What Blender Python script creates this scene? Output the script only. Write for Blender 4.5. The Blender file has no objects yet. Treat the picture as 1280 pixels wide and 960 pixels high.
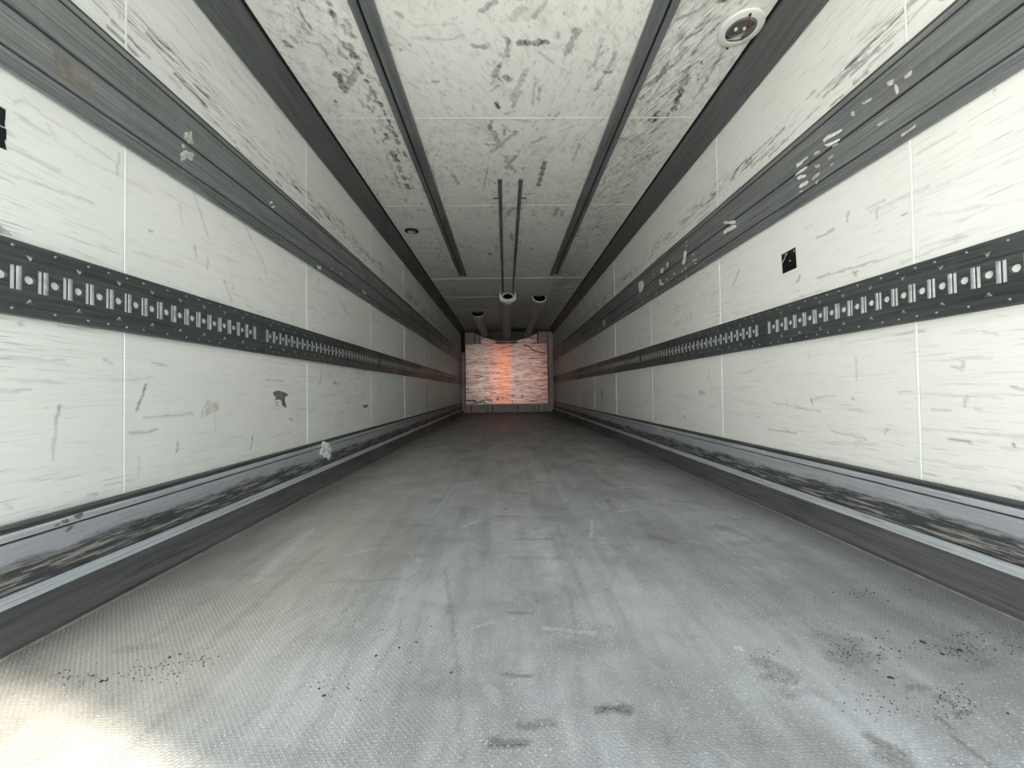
import bpy, bmesh, math, random
import numpy as np
from mathutils import Matrix, Vector

SC = bpy.context.scene
COL = SC.collection

# ------------------------------------------------------------------ camera
FOC = 490.0                      # focal length in pixels of a 1280 px wide frame
CAM = Vector((-0.059, 0.0, 0.56))
YAW, PITCH, ROLL = map(math.radians, (-0.94, 1.05, 0.85))
FW = Vector((-math.sin(YAW) * math.cos(PITCH), math.cos(YAW) * math.cos(PITCH), math.sin(PITCH)))
R0 = FW.cross(Vector((0, 0, 1))).normalized()
U0 = R0.cross(FW)
RT = math.cos(ROLL) * R0 - math.sin(ROLL) * U0
UP = math.cos(ROLL) * U0 + math.sin(ROLL) * R0
cd = bpy.data.cameras.new('camera')
cd.sensor_width = 36.0
cd.lens = FOC * 36.0 / 1280.0
cd.clip_start = 0.02
cd.clip_end = 500
cam = bpy.data.objects.new('camera', cd)
COL.objects.link(cam)
cam.matrix_world = Matrix(((RT.x, UP.x, -FW.x, CAM.x), (RT.y, UP.y, -FW.y, CAM.y), (RT.z, UP.z, -FW.z, CAM.z), (0, 0, 0, 1)))
SC.camera = cam

# ------------------------------------------------------------------ light
EXPOSURE = 0.78
SC.view_settings.view_transform = 'Standard'
SC.view_settings.look = 'None'
SC.view_settings.gamma = 1.0
SC.view_settings.use_curve_mapping = False
SC.view_settings.exposure = EXPOSURE
SUN_DIR = Vector((-0.93 * 0.87, 0.367 * 0.87, -0.49)).normalized()   # direction the sunlight travels
SKY_STRENGTH = 2.0
SUN_STRENGTH = 9.0
w = bpy.data.worlds.new('sky')
SC.world = w
w.use_nodes = True
nt = w.node_tree
nt.nodes.clear()
tc = nt.nodes.new('ShaderNodeTexCoord')
sx = nt.nodes.new('ShaderNodeSeparateXYZ')
nt.links.new(tc.outputs['Generated'], sx.inputs[0])
mr = nt.nodes.new('ShaderNodeMapRange')
mr.inputs[1].default_value = -0.05
mr.inputs[2].default_value = 0.7
nt.links.new(sx.outputs[2], mr.inputs[0])
sky = nt.nodes.new('ShaderNodeMix')          # hazy pale sky, a little bluer overhead
sky.data_type = 'RGBA'
sky.inputs[6].default_value = (1.0, 1.02, 1.03, 1)
sky.inputs[7].default_value = (0.72, 0.86, 1.0, 1)
nt.links.new(mr.outputs[0], sky.inputs['Factor'])
bg = nt.nodes.new('ShaderNodeBackground')
bg.inputs['Strength'].default_value = SKY_STRENGTH
wo = nt.nodes.new('ShaderNodeOutputWorld')
nt.links.new(sky.outputs[2], bg.inputs['Color'])
nt.links.new(bg.outputs[0], wo.inputs[0])
sl = bpy.data.lights.new('sun', 'SUN')
sl.energy = SUN_STRENGTH
sl.angle = math.radians(1.5)
sl.color = (1.0, 0.93, 0.82)
so = bpy.data.objects.new('sun', sl)
COL.objects.link(so)
so.rotation_euler = SUN_DIR.to_track_quat('-Z', 'Y').to_euler()
so.location = (8, -6, 9)

# ------------------------------------------------------------------ sizes
HW = 1.23            # half width between the wall skins
HC = 2.205           # ceiling height over the floor
Y0, Y1 = -0.09, 10.9  # rear doorway and front wall
PAN0, PANS = 1.2245, 1.107   # first wall seam and sheet width


def at(x, y, axis, val):
    """The point on the plane <axis> = val seen at photo pixel (x, y)."""
    d = FW + RT * ((x - 640.0) / FOC) + UP * ((480.0 - y) / FOC)
    t = (val - CAM[axis]) / d[axis]
    return CAM + d * t


# ------------------------------------------------------------------ materials
class NT:
    def __init__(self, name):
        self.m = bpy.data.materials.new(name)
        self.m.use_nodes = True
        self.t = self.m.node_tree
        self.b = self.t.nodes['Principled BSDF']

    def n(self, kind, **kw):
        nd = self.t.nodes.new('ShaderNode' + kind)
        for k, v in kw.items():
            setattr(nd, k, v)
        return nd

    def put(self, sock, v):
        if isinstance(v, bpy.types.NodeSocket):
            self.t.links.new(v, sock)
        else:
            sock.default_value = v

    def math(self, op, a, b=0.0, clamp=False):
        nd = self.n('Math', operation=op, use_clamp=clamp)
        self.put(nd.inputs[0], a)
        self.put(nd.inputs[1], b)
        return nd.outputs[0]

    def pos(self):
        return self.n('NewGeometry').outputs['Position']

    def noise(self, scale, detail=4.0, vec=None, rough=0.55, s=1.0, rot=(0, 0, 0), turn=None):
        mp = self.n('Mapping')
        self.put(mp.inputs['Vector'], vec if vec is not None else self.pos())
        mp.inputs['Scale'].default_value = scale if isinstance(scale, tuple) else (scale,) * 3
        mp.inputs['Rotation'].default_value = rot
        if turn is not None:      # turn about z first, then stretch
            mp.vector_type = 'TEXTURE'
            mp.inputs['Rotation'].default_value = (0, 0, turn)
            mp.inputs['Scale'].default_value = tuple(1.0 / q for q in scale)
        nz = self.n('TexNoise')
        self.put(nz.inputs['Vector'], mp.outputs[0])
        nz.inputs['Scale'].default_value = s
        nz.inputs['Detail'].default_value = detail
        nz.inputs['Roughness'].default_value = rough
        return nz.outputs['Fac']

    def remap(self, v, a, b, c=0.0, d=1.0):
        nd = self.n('MapRange')
        self.put(nd.inputs[0], v)
        for i, q in enumerate((a, b, c, d)):
            nd.inputs[i + 1].default_value = q
        return nd.outputs[0]

    def mix(self, f, a, b):
        nd = self.n('Mix', data_type='RGBA')
        self.put(nd.inputs['Factor'], f)
        self.put(nd.inputs[6], a if isinstance(a, bpy.types.NodeSocket) else (*a, 1))
        self.put(nd.inputs[7], b if isinstance(b, bpy.types.NodeSocket) else (*b, 1))
        return nd.outputs[2]

    def attr(self, name='dirt'):
        return self.n('Attribute', attribute_name=name).outputs['Fac']

    def bump(self, h, strength=0.3, dist=0.005):
        nd = self.n('Bump')
        nd.inputs['Strength'].default_value = strength
        nd.inputs['Distance'].default_value = dist
        self.put(nd.inputs['Height'], h)
        self.put(self.b.inputs['Normal'], nd.outputs[0])

    def done(self, col=None, rough=None, metal=None, spec=None):
        for k, v in (('Base Color', col), ('Roughness', rough), ('Metallic', metal), ('Specular IOR Level', spec)):
            if v is not None:
                if k == 'Base Color' and not isinstance(v, bpy.types.NodeSocket):
                    v = (*v, 1)
                self.put(self.b.inputs[k], v)
        return self.m


def plain(name, col, rough=0.6, metal=0.0, var=0.12, scale=(6, 6, 6)):
    k = NT(name)
    f = k.noise(scale, 5)
    c = k.mix(k.remap(f, 0.3, 0.7), tuple(q * (1 - var) for q in col), tuple(min(1, q * (1 + var)) for q in col))
    return k.done(c, rough, metal)


def wall_material():
    k = NT('scuffed_white_sheet')
    base = k.mix(k.remap(k.noise((1, 0.7, 2.2), 5), 0.35, 0.7), (0.86, 0.855, 0.80), (0.80, 0.795, 0.735))
    patch = k.remap(k.noise((1.5, 0.9, 1.5), 3), 0.40, 0.66)
    s1 = k.remap(k.noise((6, 3.2, 48), 8, rot=(0.05, 0, 0), rough=0.68), 0.50, 0.72, 0, 0.19)
    s2 = k.remap(k.noise((20, 9, 190), 6, rot=(-0.07, 0, 0)), 0.57, 0.70, 0, 0.55)
    sz = k.n('SeparateXYZ')
    k.put(sz.inputs[0], k.pos())
    zone = k.remap(k.math('ABSOLUTE', k.math('SUBTRACT', sz.outputs[2], k.math('ADD', 1.70, k.math('MULTIPLY', k.noise((0, 1.1, 0), 3), 0.09)))), 0.12, 0.0)
    zone = k.math('MULTIPLY', k.math('MULTIPLY', zone, zone), k.remap(k.noise((2, 3.0, 9), 4), 0.36, 0.60))
    s4 = k.math('MULTIPLY', zone, k.remap(k.noise((25, 13, 170), 6, rot=(0.10, 0, 0)), 0.50, 0.62, 0, 0.95))
    s3 = k.remap(k.noise((20, 26, 22), 3), 0.70, 0.78, 0, 0.5)
    f = k.math('ADD', k.math('MULTIPLY', k.math('ADD', s1, s2), k.math('ADD', k.math('MULTIPLY', patch, 0.75), 0.2)), k.math('MULTIPLY', s3, patch))
    f = k.math('ADD', f, s4)
    a = k.attr()
    grain = k.remap(k.noise((60, 25, 160), 5), 0.30, 0.66, 0.45, 1.1)
    ap = k.math('MULTIPLY', k.math('MAXIMUM', a, 0.0), grain)
    f = k.math('ADD', f, ap, clamp=True)
    c = k.mix(f, base, (0.07, 0.066, 0.06))
    c = k.mix(k.math('MAXIMUM', k.math('MULTIPLY', a, -1.0), 0.0), c, (0.88, 0.88, 0.85))
    k.bump(k.noise((8, 4, 10), 5), 0.12, 0.01)
    return k.done(c, 0.42, 0.0, 0.35)


def ceiling_material():
    k = NT('smudged_white_ceiling')
    base = k.mix(k.remap(k.noise((2, 1.5, 2), 5), 0.3, 0.7), (0.92, 0.917, 0.845), (0.89, 0.887, 0.81))
    sp = k.remap(k.noise((34, 22, 30), 6), 0.62, 0.76, 0, 0.5)
    big = k.remap(k.noise((5, 4, 3), 8, rough=0.72), 0.52, 0.72, 0, 0.22)
    a = k.attr()
    grain = k.remap(k.noise((60, 42, 50), 6, rough=0.65), 0.34, 0.60, 0.40, 1.05)
    sc = k.n('SeparateXYZ')
    k.put(sc.inputs[0], k.pos())
    xw = k.math('ADD', sc.outputs[0], k.math('MULTIPLY', k.math('SUBTRACT', k.noise((3, 2, 1), 4), 0.5), 0.3))
    strip = k.math('MULTIPLY', k.remap(xw, 0.66, 0.74), k.remap(xw, 1.12, 0.90))
    sm = k.remap(k.noise((95, 9, 1), 8, rough=0.72, turn=math.radians(26)), 0.44, 0.68, 0, 0.62)
    f = k.math('MULTIPLY', strip, sm)
    smb = k.remap(k.noise((40, 14, 1), 7, rough=0.7, turn=math.radians(-35)), 0.51, 0.67, 0, 0.36)
    f = k.math('ADD', f, k.math('MULTIPLY', smb, k.remap(k.noise((1.6, 1.2, 1), 3), 0.36, 0.60)))
    smc = k.remap(k.noise((48, 12, 1), 7, rough=0.7, turn=math.radians(20)), 0.52, 0.68, 0, 0.36)
    f = k.math('ADD', f, k.math('MULTIPLY', smc, k.remap(k.noise((1.9, 1.4, 2), 3), 0.40, 0.62)))
    f = k.math('ADD', f, k.math('ADD', k.math('ADD', sp, big), k.math('MULTIPLY', k.math('MAXIMUM', a, 0.0), grain)), clamp=True)
    c = k.mix(f, base, (0.085, 0.08, 0.07))
    k.bump(k.noise((10, 10, 10), 4), 0.08, 0.01)
    return k.done(c, 0.5, 0.0, 0.3)


def metal_material(name, c0, c1, rough, metal, grime=0.5):
    k = NT(name)
    st = k.noise((60, 2.2, 95), 7, rough=0.65)
    pt = k.noise((3, 1.6, 5), 5)
    c = k.mix(k.remap(st, 0.3, 0.7), c0, c1)
    c = k.mix(k.remap(k.noise((80, 3.4, 130), 4), 0.60, 0.66, 0, 0.55), c, tuple(q * 0.35 for q in c0))
    c = k.mix(k.remap(k.noise((70, 2.0, 150), 4, rot=(0.04, 0, 0)), 0.64, 0.70, 0, 0.35), c, tuple(min(1, q * 1.6) for q in c1))
    c = k.mix(k.remap(pt, 0.5, 0.75, 0, grime), c, tuple(q * 0.55 for q in c0))
    dr = k.remap(k.noise((9, 16, 0.8), 3), 0.62, 0.75, 0, 0.18)
    c = k.mix(dr, c, tuple(min(1, q * 1.5) for q in c1))
    k.bump(st, 0.15, 0.003)
    return k.done(c, k.remap(pt, 0.3, 0.7, rough - 0.1, rough + 0.12), metal)


def kick_material():
    k = NT('scraped_kick_metal')
    st = k.noise((14, 3.6, 85), 8, rough=0.7)
    sep = k.n('SeparateXYZ')
    k.put(sep.inputs[0], k.pos())
    z = sep.outputs[2]
    wob = k.math('MULTIPLY', k.math('SUBTRACT', k.noise((1, 3.5, 9), 6, rough=0.7), 0.5), 0.09)
    zz = k.math('ADD', z, wob)
    low = k.math('MULTIPLY', k.remap(zz, 0.19, 0.165), k.remap(zz, 0.085, 0.115))
    c = k.mix(k.remap(st, 0.3, 0.7), (0.36, 0.38, 0.40), (0.60, 0.62, 0.65))
    scr = k.remap(k.math('ADD', st, k.math('MULTIPLY', low, 0.16)), 0.52, 0.60)
    c = k.mix(k.math('MULTIPLY', scr, k.math('ADD', k.math('MULTIPLY', low, 0.62), 0.26)), c, (0.025, 0.024, 0.022))
    c = k.mix(k.math('MULTIPLY', low, k.remap(k.noise((9, 6, 110), 6, rough=0.7), 0.52, 0.58)), c, (0.40, 0.385, 0.34))
    k.bump(st, 0.3, 0.004)
    return k.done(c, 0.48, 0.35)


def floor_material():
    k = NT('studded_grey_floor')
    sep = k.n('SeparateXYZ')
    k.put(sep.inputs[0], k.pos())
    x, y = sep.outputs[0], sep.outputs[1]
    lo = k.noise((2.2, 1.1, 1), 8, rough=0.66)
    c = k.mix(k.remap(lo, 0.32, 0.68), (0.22, 0.222, 0.217), (0.43, 0.433, 0.427))
    st = k.noise((16, 1.2, 1), 6)
    c = k.mix(k.remap(st, 0.45, 0.68, 0, 0.5), c, (0.15, 0.15, 0.142))
    st2 = k.noise((3, 9, 1), 5)
    c = k.mix(k.remap(st2, 0.52, 0.72, 0, 0.45), c, (0.15, 0.145, 0.14))
    tan = k.math('MULTIPLY', k.remap(k.math('ADD', x, k.math('MULTIPLY', k.noise((2, 1.2, 1), 4), 0.5)), -0.12, -0.5), 0.5)
    c = k.mix(tan, c, (0.42, 0.38, 0.30))
    dk = k.remap(k.noise((2.6, 1.5, 1), 7, rough=0.7), 0.46, 0.62, 0, 0.65)
    c = k.mix(k.math('MULTIPLY', dk, k.remap(x, -0.3, 0.5, 0.55, 1.0)), c, (0.165, 0.158, 0.145))
    sw = k.remap(k.noise((34, 5, 1), 7, rough=0.7, turn=math.radians(-24)), 0.54, 0.68, 0, 0.4)
    c = k.mix(sw, c, (0.17, 0.168, 0.16))
    pl = k.remap(k.noise((22, 5, 1), 6, rough=0.7, turn=math.radians(38)), 0.60, 0.70, 0, 0.35)
    c = k.mix(pl, c, (0.50, 0.50, 0.49))
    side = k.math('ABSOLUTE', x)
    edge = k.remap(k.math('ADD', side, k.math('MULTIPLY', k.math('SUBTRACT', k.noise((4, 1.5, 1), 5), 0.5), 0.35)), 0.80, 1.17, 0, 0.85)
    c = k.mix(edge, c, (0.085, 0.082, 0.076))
    a = k.attr()
    grain = k.remap(k.noise((120, 120, 1), 4), 0.3, 0.65, 0.4, 1.15)
    c = k.mix(k.math('MULTIPLY', k.math('MAXIMUM', a, 0.0), grain, clamp=True), c, (0.06, 0.055, 0.05))
    c = k.mix(k.math('MULTIPLY', k.math('MAXIMUM', k.math('MULTIPLY', a, -1.0), 0.0), grain, clamp=True), c, (0.62, 0.62, 0.60))
    # round studs in a square grid, 11 mm apart
    sx = k.math('SINE', k.math('MULTIPLY', x, 2 * math.pi / 0.011))
    sy = k.math('SINE', k.math('MULTIPLY', y, 2 * math.pi / 0.011))
    stud = k.remap(k.math('MULTIPLY', sx, sy), 0.25, 0.8)
    worn = k.remap(k.noise((2.2, 1.6, 1), 3), 0.4, 0.65, 0.35, 1.0)
    c = k.mix(k.math('MULTIPLY', stud, k.remap(x, -0.75, -0.1, 0.30, 0.10)), c, (0.55, 0.55, 0.53))
    glint_paint = k.remap(k.noise((210, 210, 1), 2), 0.62, 0.68)  # pale specks painted into the colour as glints on the floor
    c = k.mix(k.math('MULTIPLY', glint_paint, k.remap(k.noise((3, 3, 1), 3), 0.35, 0.6, 0.15, 0.75)), c, (0.75, 0.76, 0.75))
    h = k.math('ADD', k.math('MULTIPLY', k.math('MULTIPLY', stud, worn), k.remap(x, -0.6, 0.1, 1.0, 0.45)), k.math('MULTIPLY', k.noise((240, 240, 1), 3), 1.2))
    k.bump(h, 0.55, 0.0025)
    rough = k.remap(k.noise((5, 3, 1), 5), 0.3, 0.7, 0.34, 0.55)
    return k.done(c, rough, 0.0, 0.5)


def bulkhead_material():
    k = NT('worn_pink_bulkhead')
    sep = k.n('SeparateXYZ')
    k.put(sep.inputs[0], k.pos())
    x, z = sep.outputs[0], sep.outputs[2]
    st = k.noise((2.2, 1, 26), 6, rough=0.65)
    c = k.mix(k.remap(st, 0.35, 0.65), (0.42, 0.22, 0.185), (0.84, 0.49, 0.41))
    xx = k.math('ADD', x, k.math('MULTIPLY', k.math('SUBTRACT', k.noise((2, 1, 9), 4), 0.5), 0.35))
    glow_paint = k.math('MULTIPLY', k.remap(xx, -0.55, -0.08), k.remap(xx, 0.18, -0.06))  # orange glow of the reflected doorway, painted into the panel colour
    glow_paint = k.math('MULTIPLY', glow_paint, k.remap(k.noise((2, 1, 2.2), 4), 0.3, 0.62, 0.45, 1.0))
    c = k.mix(k.math('MULTIPLY', glow_paint, 0.85), c, (1.0, 0.33, 0.16))
    gry = k.math('MULTIPLY', k.remap(xx, -0.40, -0.70), 0.42)
    c = k.mix(gry, c, k.mix(k.remap(st, 0.35, 0.65), (0.36, 0.30, 0.25), (0.74, 0.68, 0.60)))
    gr2 = k.math('MULTIPLY', k.math('MULTIPLY', k.remap(xx, 0.05, 0.15), k.remap(xx, 0.70, 0.45)), 0.42)
    c = k.mix(gr2, c, k.mix(k.remap(st, 0.35, 0.65), (0.34, 0.25, 0.21), (0.60, 0.48, 0.42)))
    sc = k.remap(k.noise((5, 1, 60), 6), 0.54, 0.63, 0, 0.85)
    c = k.mix(sc, c, (0.07, 0.045, 0.04))
    bl = k.math('MULTIPLY', k.remap(k.noise((6, 1, 14), 5), 0.58, 0.68), k.remap(z, 0.75, 0.25, 0.25, 1.0))
    c = k.mix(bl, c, (0.04, 0.03, 0.03))
    k.bump(st, 0.25, 0.004)
    return k.done(c, 0.31, 0.8, 0.5)


M = {}
M['wall'] = wall_material()
M['ceil'] = ceiling_material()
M['floor'] = floor_material()
M['kick'] = kick_material()
M['alu'] = metal_material('grey_scuffed_aluminium', (0.19, 0.197, 0.197), (0.34, 0.35, 0.35), 0.42, 0.5)
M['cornice'] = metal_material('dull_grey_cornice_board', (0.095, 0.098, 0.095), (0.155, 0.16, 0.155), 0.5, 0.2, 0.3)
M['alu_dark'] = metal_material('dark_aluminium_edge', (0.055, 0.055, 0.055), (0.10, 0.10, 0.10), 0.5, 0.2)
M['alu_light'] = metal_material('bright_aluminium_edge', (0.44, 0.46, 0.48), (0.66, 0.68, 0.70), 0.4, 0.35, 0.3)
M['steel'] = metal_material('dark_rail_steel', (0.046, 0.051, 0.050), (0.125, 0.137, 0.133), 0.42, 0.3, 0.5)
M['rivet'] = plain('worn_rivet_metal', (0.22, 0.22, 0.22), 0.35, 0.6)
M['lip'] = plain('worn_zinc_lip', (0.36, 0.37, 0.37), 0.4, 0.3, 0.3, (40, 40, 40))
M['pocket'] = plain('pale_pocket_board', (0.74, 0.74, 0.71), 0.5, 0, 0.1, (40, 40, 40))
M['seam'] = plain('white_seam_strip', (0.86, 0.86, 0.82), 0.45, 0, 0.04)
M['back'] = plain('pale_backing_board', (0.66, 0.66, 0.61), 0.6, 0, 0.05)
M['black'] = plain('black_rubber_seal', (0.008, 0.008, 0.008), 0.7, 0, 0.2)
M['rubber'] = metal_material('scuffed_black_rubber', (0.050, 0.050, 0.048), (0.125, 0.122, 0.118), 0.55, 0.0, 0.4)
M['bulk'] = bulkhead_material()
M['post'] = plain('grey_front_post', (0.58, 0.47, 0.43), 0.5, 0.0)
M['cowl'] = plain('dark_cooler_cowl', (0.05, 0.048, 0.045), 0.5, 0)
M['duct'] = plain('grey_duct_skin', (0.74, 0.70, 0.65), 0.5, 0, 0.15)
M['duct_in'] = plain('dark_duct_lining', (0.02, 0.02, 0.02), 0.7, 0)
M['cream'] = plain('cream_bracket_plastic', (0.86, 0.82, 0.72), 0.5, 0)
M['tape'] = plain('black_glossy_tape', (0.006, 0.006, 0.008), 0.3, 0, 0.2)
M['paper'] = plain('torn_white_paper', (0.74, 0.74, 0.70), 0.7, 0, 0.2, (60, 60, 60))
M['paper_grey'] = plain('grimy_label_paper', (0.50, 0.49, 0.44), 0.7, 0, 0.3, (50, 50, 50))
M['faded'] = plain('faded_beige_sticker', (0.66, 0.645, 0.58), 0.6, 0, 0.22, (40, 40, 40))
M['brown'] = plain('brown_glue_residue', (0.19, 0.172, 0.145), 0.7, 0, 0.35, (40, 40, 40))
M['ring'] = plain('white_lamp_ring', (0.78, 0.765, 0.70), 0.45, 0, 0.03)
M['cup'] = plain('grey_lamp_reflector', (0.16, 0.17, 0.17), 0.35, 0.3)
M['bulb'] = plain('pale_lamp_bulb', (0.75, 0.75, 0.66), 0.3, 0)
M['gasket'] = plain('black_lamp_gasket', (0.02, 0.02, 0.02), 0.6, 0)
M['wire_red'] = plain('dark_red_wire', (0.16, 0.03, 0.03), 0.5, 0)
M['wire_black'] = plain('black_wire', (0.015, 0.015, 0.015), 0.5, 0)
M['crumb'] = plain('black_dirt_crumb', (0.025, 0.022, 0.02), 0.8, 0)
M['concrete'] = plain('pale_concrete_ground', (0.78, 0.77, 0.74), 0.8, 0, 0.05, (1, 1, 1))
M['yard'] = plain('dark_sky_blocker', (0.10, 0.10, 0.10), 0.8, 0)
gl = NT('clear_lamp_glass')
gl.b.inputs['Transmission Weight'].default_value = 1.0
gl.b.inputs['IOR'].default_value = 1.2
M['glass'] = gl.done((0.9, 0.92, 0.9), 0.04)


# ------------------------------------------------------------------ builders
def link(name, me, mat=None, parent=None):
    o = bpy.data.objects.new(name, me)
    COL.objects.link(o)
    if mat is not None and not me.materials:
        me.materials.append(mat)
    if parent is not None:
        o.parent = parent
        o.matrix_parent_inverse = Matrix.Translation(-parent_world(parent))
    return o


def parent_world(p):
    v = Vector(p.location)
    while p.parent is not None:
        p = p.parent
        # children are modelled in world space, their own location is zero
        v = v + Vector(p.location) * 0
    return v


def mesh(name, verts, faces, smooth=False):
    me = bpy.data.meshes.new(name)
    me.from_pydata([tuple(v) for v in verts], [], faces)
    bm = bmesh.new()
    bm.from_mesh(me)
    bmesh.ops.recalc_face_normals(bm, faces=bm.faces)
    bm.to_mesh(me)
    bm.free()
    if smooth:
        me.polygons.foreach_set('use_smooth', [True] * len(me.polygons))
    me.update()
    return me


class MB:
    def __init__(self):
        self.v, self.f = [], []

    def add(self, vs, fs):
        k = len(self.v)
        self.v += [tuple(q) for q in vs]
        self.f += [tuple(i + k for i in f) for f in fs]

    def box(self, x0, x1, y0, y1, z0, z1):
        vs = [(x, y, z) for z in (z0, z1) for y in (y0, y1) for x in (x0, x1)]
        self.add(vs, [(0, 2, 3, 1), (4, 5, 7, 6), (0, 1, 5, 4), (1, 3, 7, 5), (3, 2, 6, 7), (2, 0, 4, 6)])

    def prism(self, pts, y0, y1):
        """closed (x, z) outline swept along y"""
        n = len(pts)
        vs = [(x, y0, z) for x, z in pts] + [(x, y1, z) for x, z in pts]
        fs = [(i, (i + 1) % n, (i + 1) % n + n, i + n) for i in range(n)]
        fs += [tuple(range(n))[::-1], tuple(range(n, 2 * n))]
        self.add(vs, fs)

    def lathe(self, prof, c, n=32, close=False):
        """(r, z) profile about the vertical through c"""
        vs, fs = [], []
        for r, z in prof:
            for i in range(n):
                a = 2 * math.pi * i / n
                vs.append((c[0] + r * math.cos(a), c[1] + r * math.sin(a), c[2] + z))
        m = len(prof)
        for j in range(m - 1):
            for i in range(n):
                fs.append((j * n + i, j * n + (i + 1) % n, (j + 1) * n + (i + 1) % n, (j + 1) * n + i))
        if close:
            fs.append(tuple(range((m - 1) * n, m * n)))
        self.add(vs, fs)

    def tube(self, path, rads, n=12, cap=True):
        vs, fs = [], []
        P = [Vector(p) for p in path]
        for j, p in enumerate(P):
            d = (P[min(j + 1, len(P) - 1)] - P[max(j - 1, 0)]).normalized()
            ref = Vector((0, 0, 1)) if abs(d.z) < 0.9 else Vector((1, 0, 0))
            a = d.cross(ref).normalized()
            b = a.cross(d)
            r = rads[j] if isinstance(rads, (list, tuple)) else rads
            for i in range(n):
                t = 2 * math.pi * i / n
                vs.append(p + a * (r * math.cos(t)) + b * (r * math.sin(t)))
        for j in range(len(P) - 1):
            for i in range(n):
                fs.append((j * n + i, j * n + (i + 1) % n, (j + 1) * n + (i + 1) % n, (j + 1) * n + i))
        if cap:
            fs.append(tuple(range(n)))
            fs.append(tuple(range((len(P) - 1) * n, len(P) * n)))
        self.add(vs, fs)

    def build(self, name, mat, parent=None, smooth=False):
        return link(name, mesh(name, self.v, self.f, smooth), mat, parent)


def empty(name, loc):
    o = bpy.data.objects.new(name, None)
    COL.objects.link(o)
    o.location = loc
    o.empty_display_size = 0.1
    return o


def tag(o, label=None, cat=None, group=None, kind=None):
    for k, v in (('label', label), ('category', cat), ('group', group), ('kind', kind)):
        if v:
            o[k] = v
    return o


def structure(o, label=None):
    o['kind'] = 'structure'
    if label:
        o['label'] = label
    return o


def wx(s, o):
    """x of a surface standing o inward of the wall on side s (-1 left, +1 right)"""
    return s * (HW - o)


# dirt fields: capsules (a0, b0, a1, b1, radius, value) in a surface's own metres
def paint(A, B, strokes):
    """A, B: 1-D coordinates of a regular grid; returns dirt [len(A), len(B)]"""
    D = np.zeros((len(A), len(B)), np.float32)
    N = np.zeros_like(D)
    cell = 0.85 * max(A[1] - A[0], B[1] - B[0])
    for a0, b0, a1, b1, r, v in strokes:
        if r < cell:           # keep hairlines unbroken on the grid, only fainter
            v *= math.sqrt(r / cell)
            r = cell
        i0, i1 = np.searchsorted(A, (min(a0, a1) - r, max(a0, a1) + r))
        j0, j1 = np.searchsorted(B, (min(b0, b1) - r, max(b0, b1) + r))
        if i1 <= i0 or j1 <= j0:
            continue
        a = A[i0:i1, None]
        b = B[None, j0:j1]
        if r > 0.004:      # wobbly outlines
            a, b = (a + 0.22 * r * (np.sin(61 * a + 83 * b + 9 * a0) + 0.6 * np.sin(147 * b - 111 * a)),
                    b + 0.22 * r * (np.sin(71 * a - 67 * b + 7 * b0) + 0.6 * np.sin(133 * a + 121 * b)))
        da, db = a1 - a0, b1 - b0
        L = da * da + db * db
        t = np.clip(((a - a0) * da + (b - b0) * db) / L, 0, 1) if L > 1e-12 else 0.0
        d = np.sqrt((a - a0 - t * da) ** 2 + (b - b0 - t * db) ** 2)
        q = np.clip(1.9 * (1 - d / r), 0, 1)
        q = q * q * (3 - 2 * q) * abs(v)
        if v > 0:
            D[i0:i1, j0:j1] = np.maximum(D[i0:i1, j0:j1], q)
        else:
            N[i0:i1, j0:j1] = np.maximum(N[i0:i1, j0:j1], q)
    return D - N


def grid_sheet(name, A, B, place, strokes, thick, mat, parent):
    """a sheet over the A x B grid with a turned-back rim; place(a, b, depth) -> xyz arrays"""
    na, nb = len(A), len(B)
    ga, gb = np.meshgrid(A, B, indexing='ij')
    P = np.stack(place(ga.ravel(), gb.ravel(), 0.0), 1)
    idx = np.arange(na * nb).reshape(na, nb)
    q = np.stack([idx[:-1, :-1], idx[1:, :-1], idx[1:, 1:], idx[:-1, 1:]], -1).reshape(-1, 4)
    rim = np.concatenate([idx[:, 0], idx[-1, 1:], idx[-2::-1, -1], idx[0, -2:0:-1]])
    Pr = np.stack(place(ga.ravel()[rim], gb.ravel()[rim], thick), 1)
    k = na * nb
    m = len(rim)
    r2 = np.arange(k, k + m)
    qs = np.stack([rim, r2, np.roll(r2, -1), np.roll(rim, -1)], -1)
    V = np.concatenate([P, Pr]).astype(np.float32)
    Fq = np.concatenate([q, qs]).astype(np.int32)
    me = bpy.data.meshes.new(name)
    me.vertices.add(len(V))
    me.vertices.foreach_set('co', V.ravel())
    li = np.concatenate([Fq.ravel(), r2[::-1].astype(np.int32)])
    me.loops.add(len(li))
    me.loops.foreach_set('vertex_index', li)
    me.polygons.add(len(Fq) + 1)
    me.polygons.foreach_set('loop_start', np.concatenate([np.arange(0, Fq.size, 4), [Fq.size]]).astype(np.int32))
    at_ = me.attributes.new('dirt', 'FLOAT', 'POINT')
    D = paint(A, B, strokes).ravel()
    at_.data.foreach_set('value', np.concatenate([D, D[rim]]).astype(np.float32))
    me.update()
    me.validate()
    return link(name, me, mat, parent)


RND = random.Random(7)


# ------------------------------------------------------------------ floor
def fl(x, y, z=0.0):
    p = at(x, y, 2, z)
    return p.x, p.y


def px_strokes(items, axis, val, ia, ib):
    """items: (x0, y0, x1, y1, width px, value) in photo pixels on a plane"""
    out = []
    for x0, y0, x1, y1, wd, v in items:
        p, q = at(x0, y0, axis, val), at(x1, y1, axis, val)
        mid = (p + q) / 2
        depth = (mid - CAM).dot(FW)
        r = 0.62 * wd * depth / FOC
        if axis == 2:   # seen at a slant: widths shrink vertically in the photo
            r *= 1.0 + 0.35 * min(2.0, abs(depth / (val - CAM.z)) - 1.0) if abs(y1 - y0) < abs(x1 - x0) else 1.0
        out.append((p[ia], p[ib], q[ia], q[ib], r, v))
    return out


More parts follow.
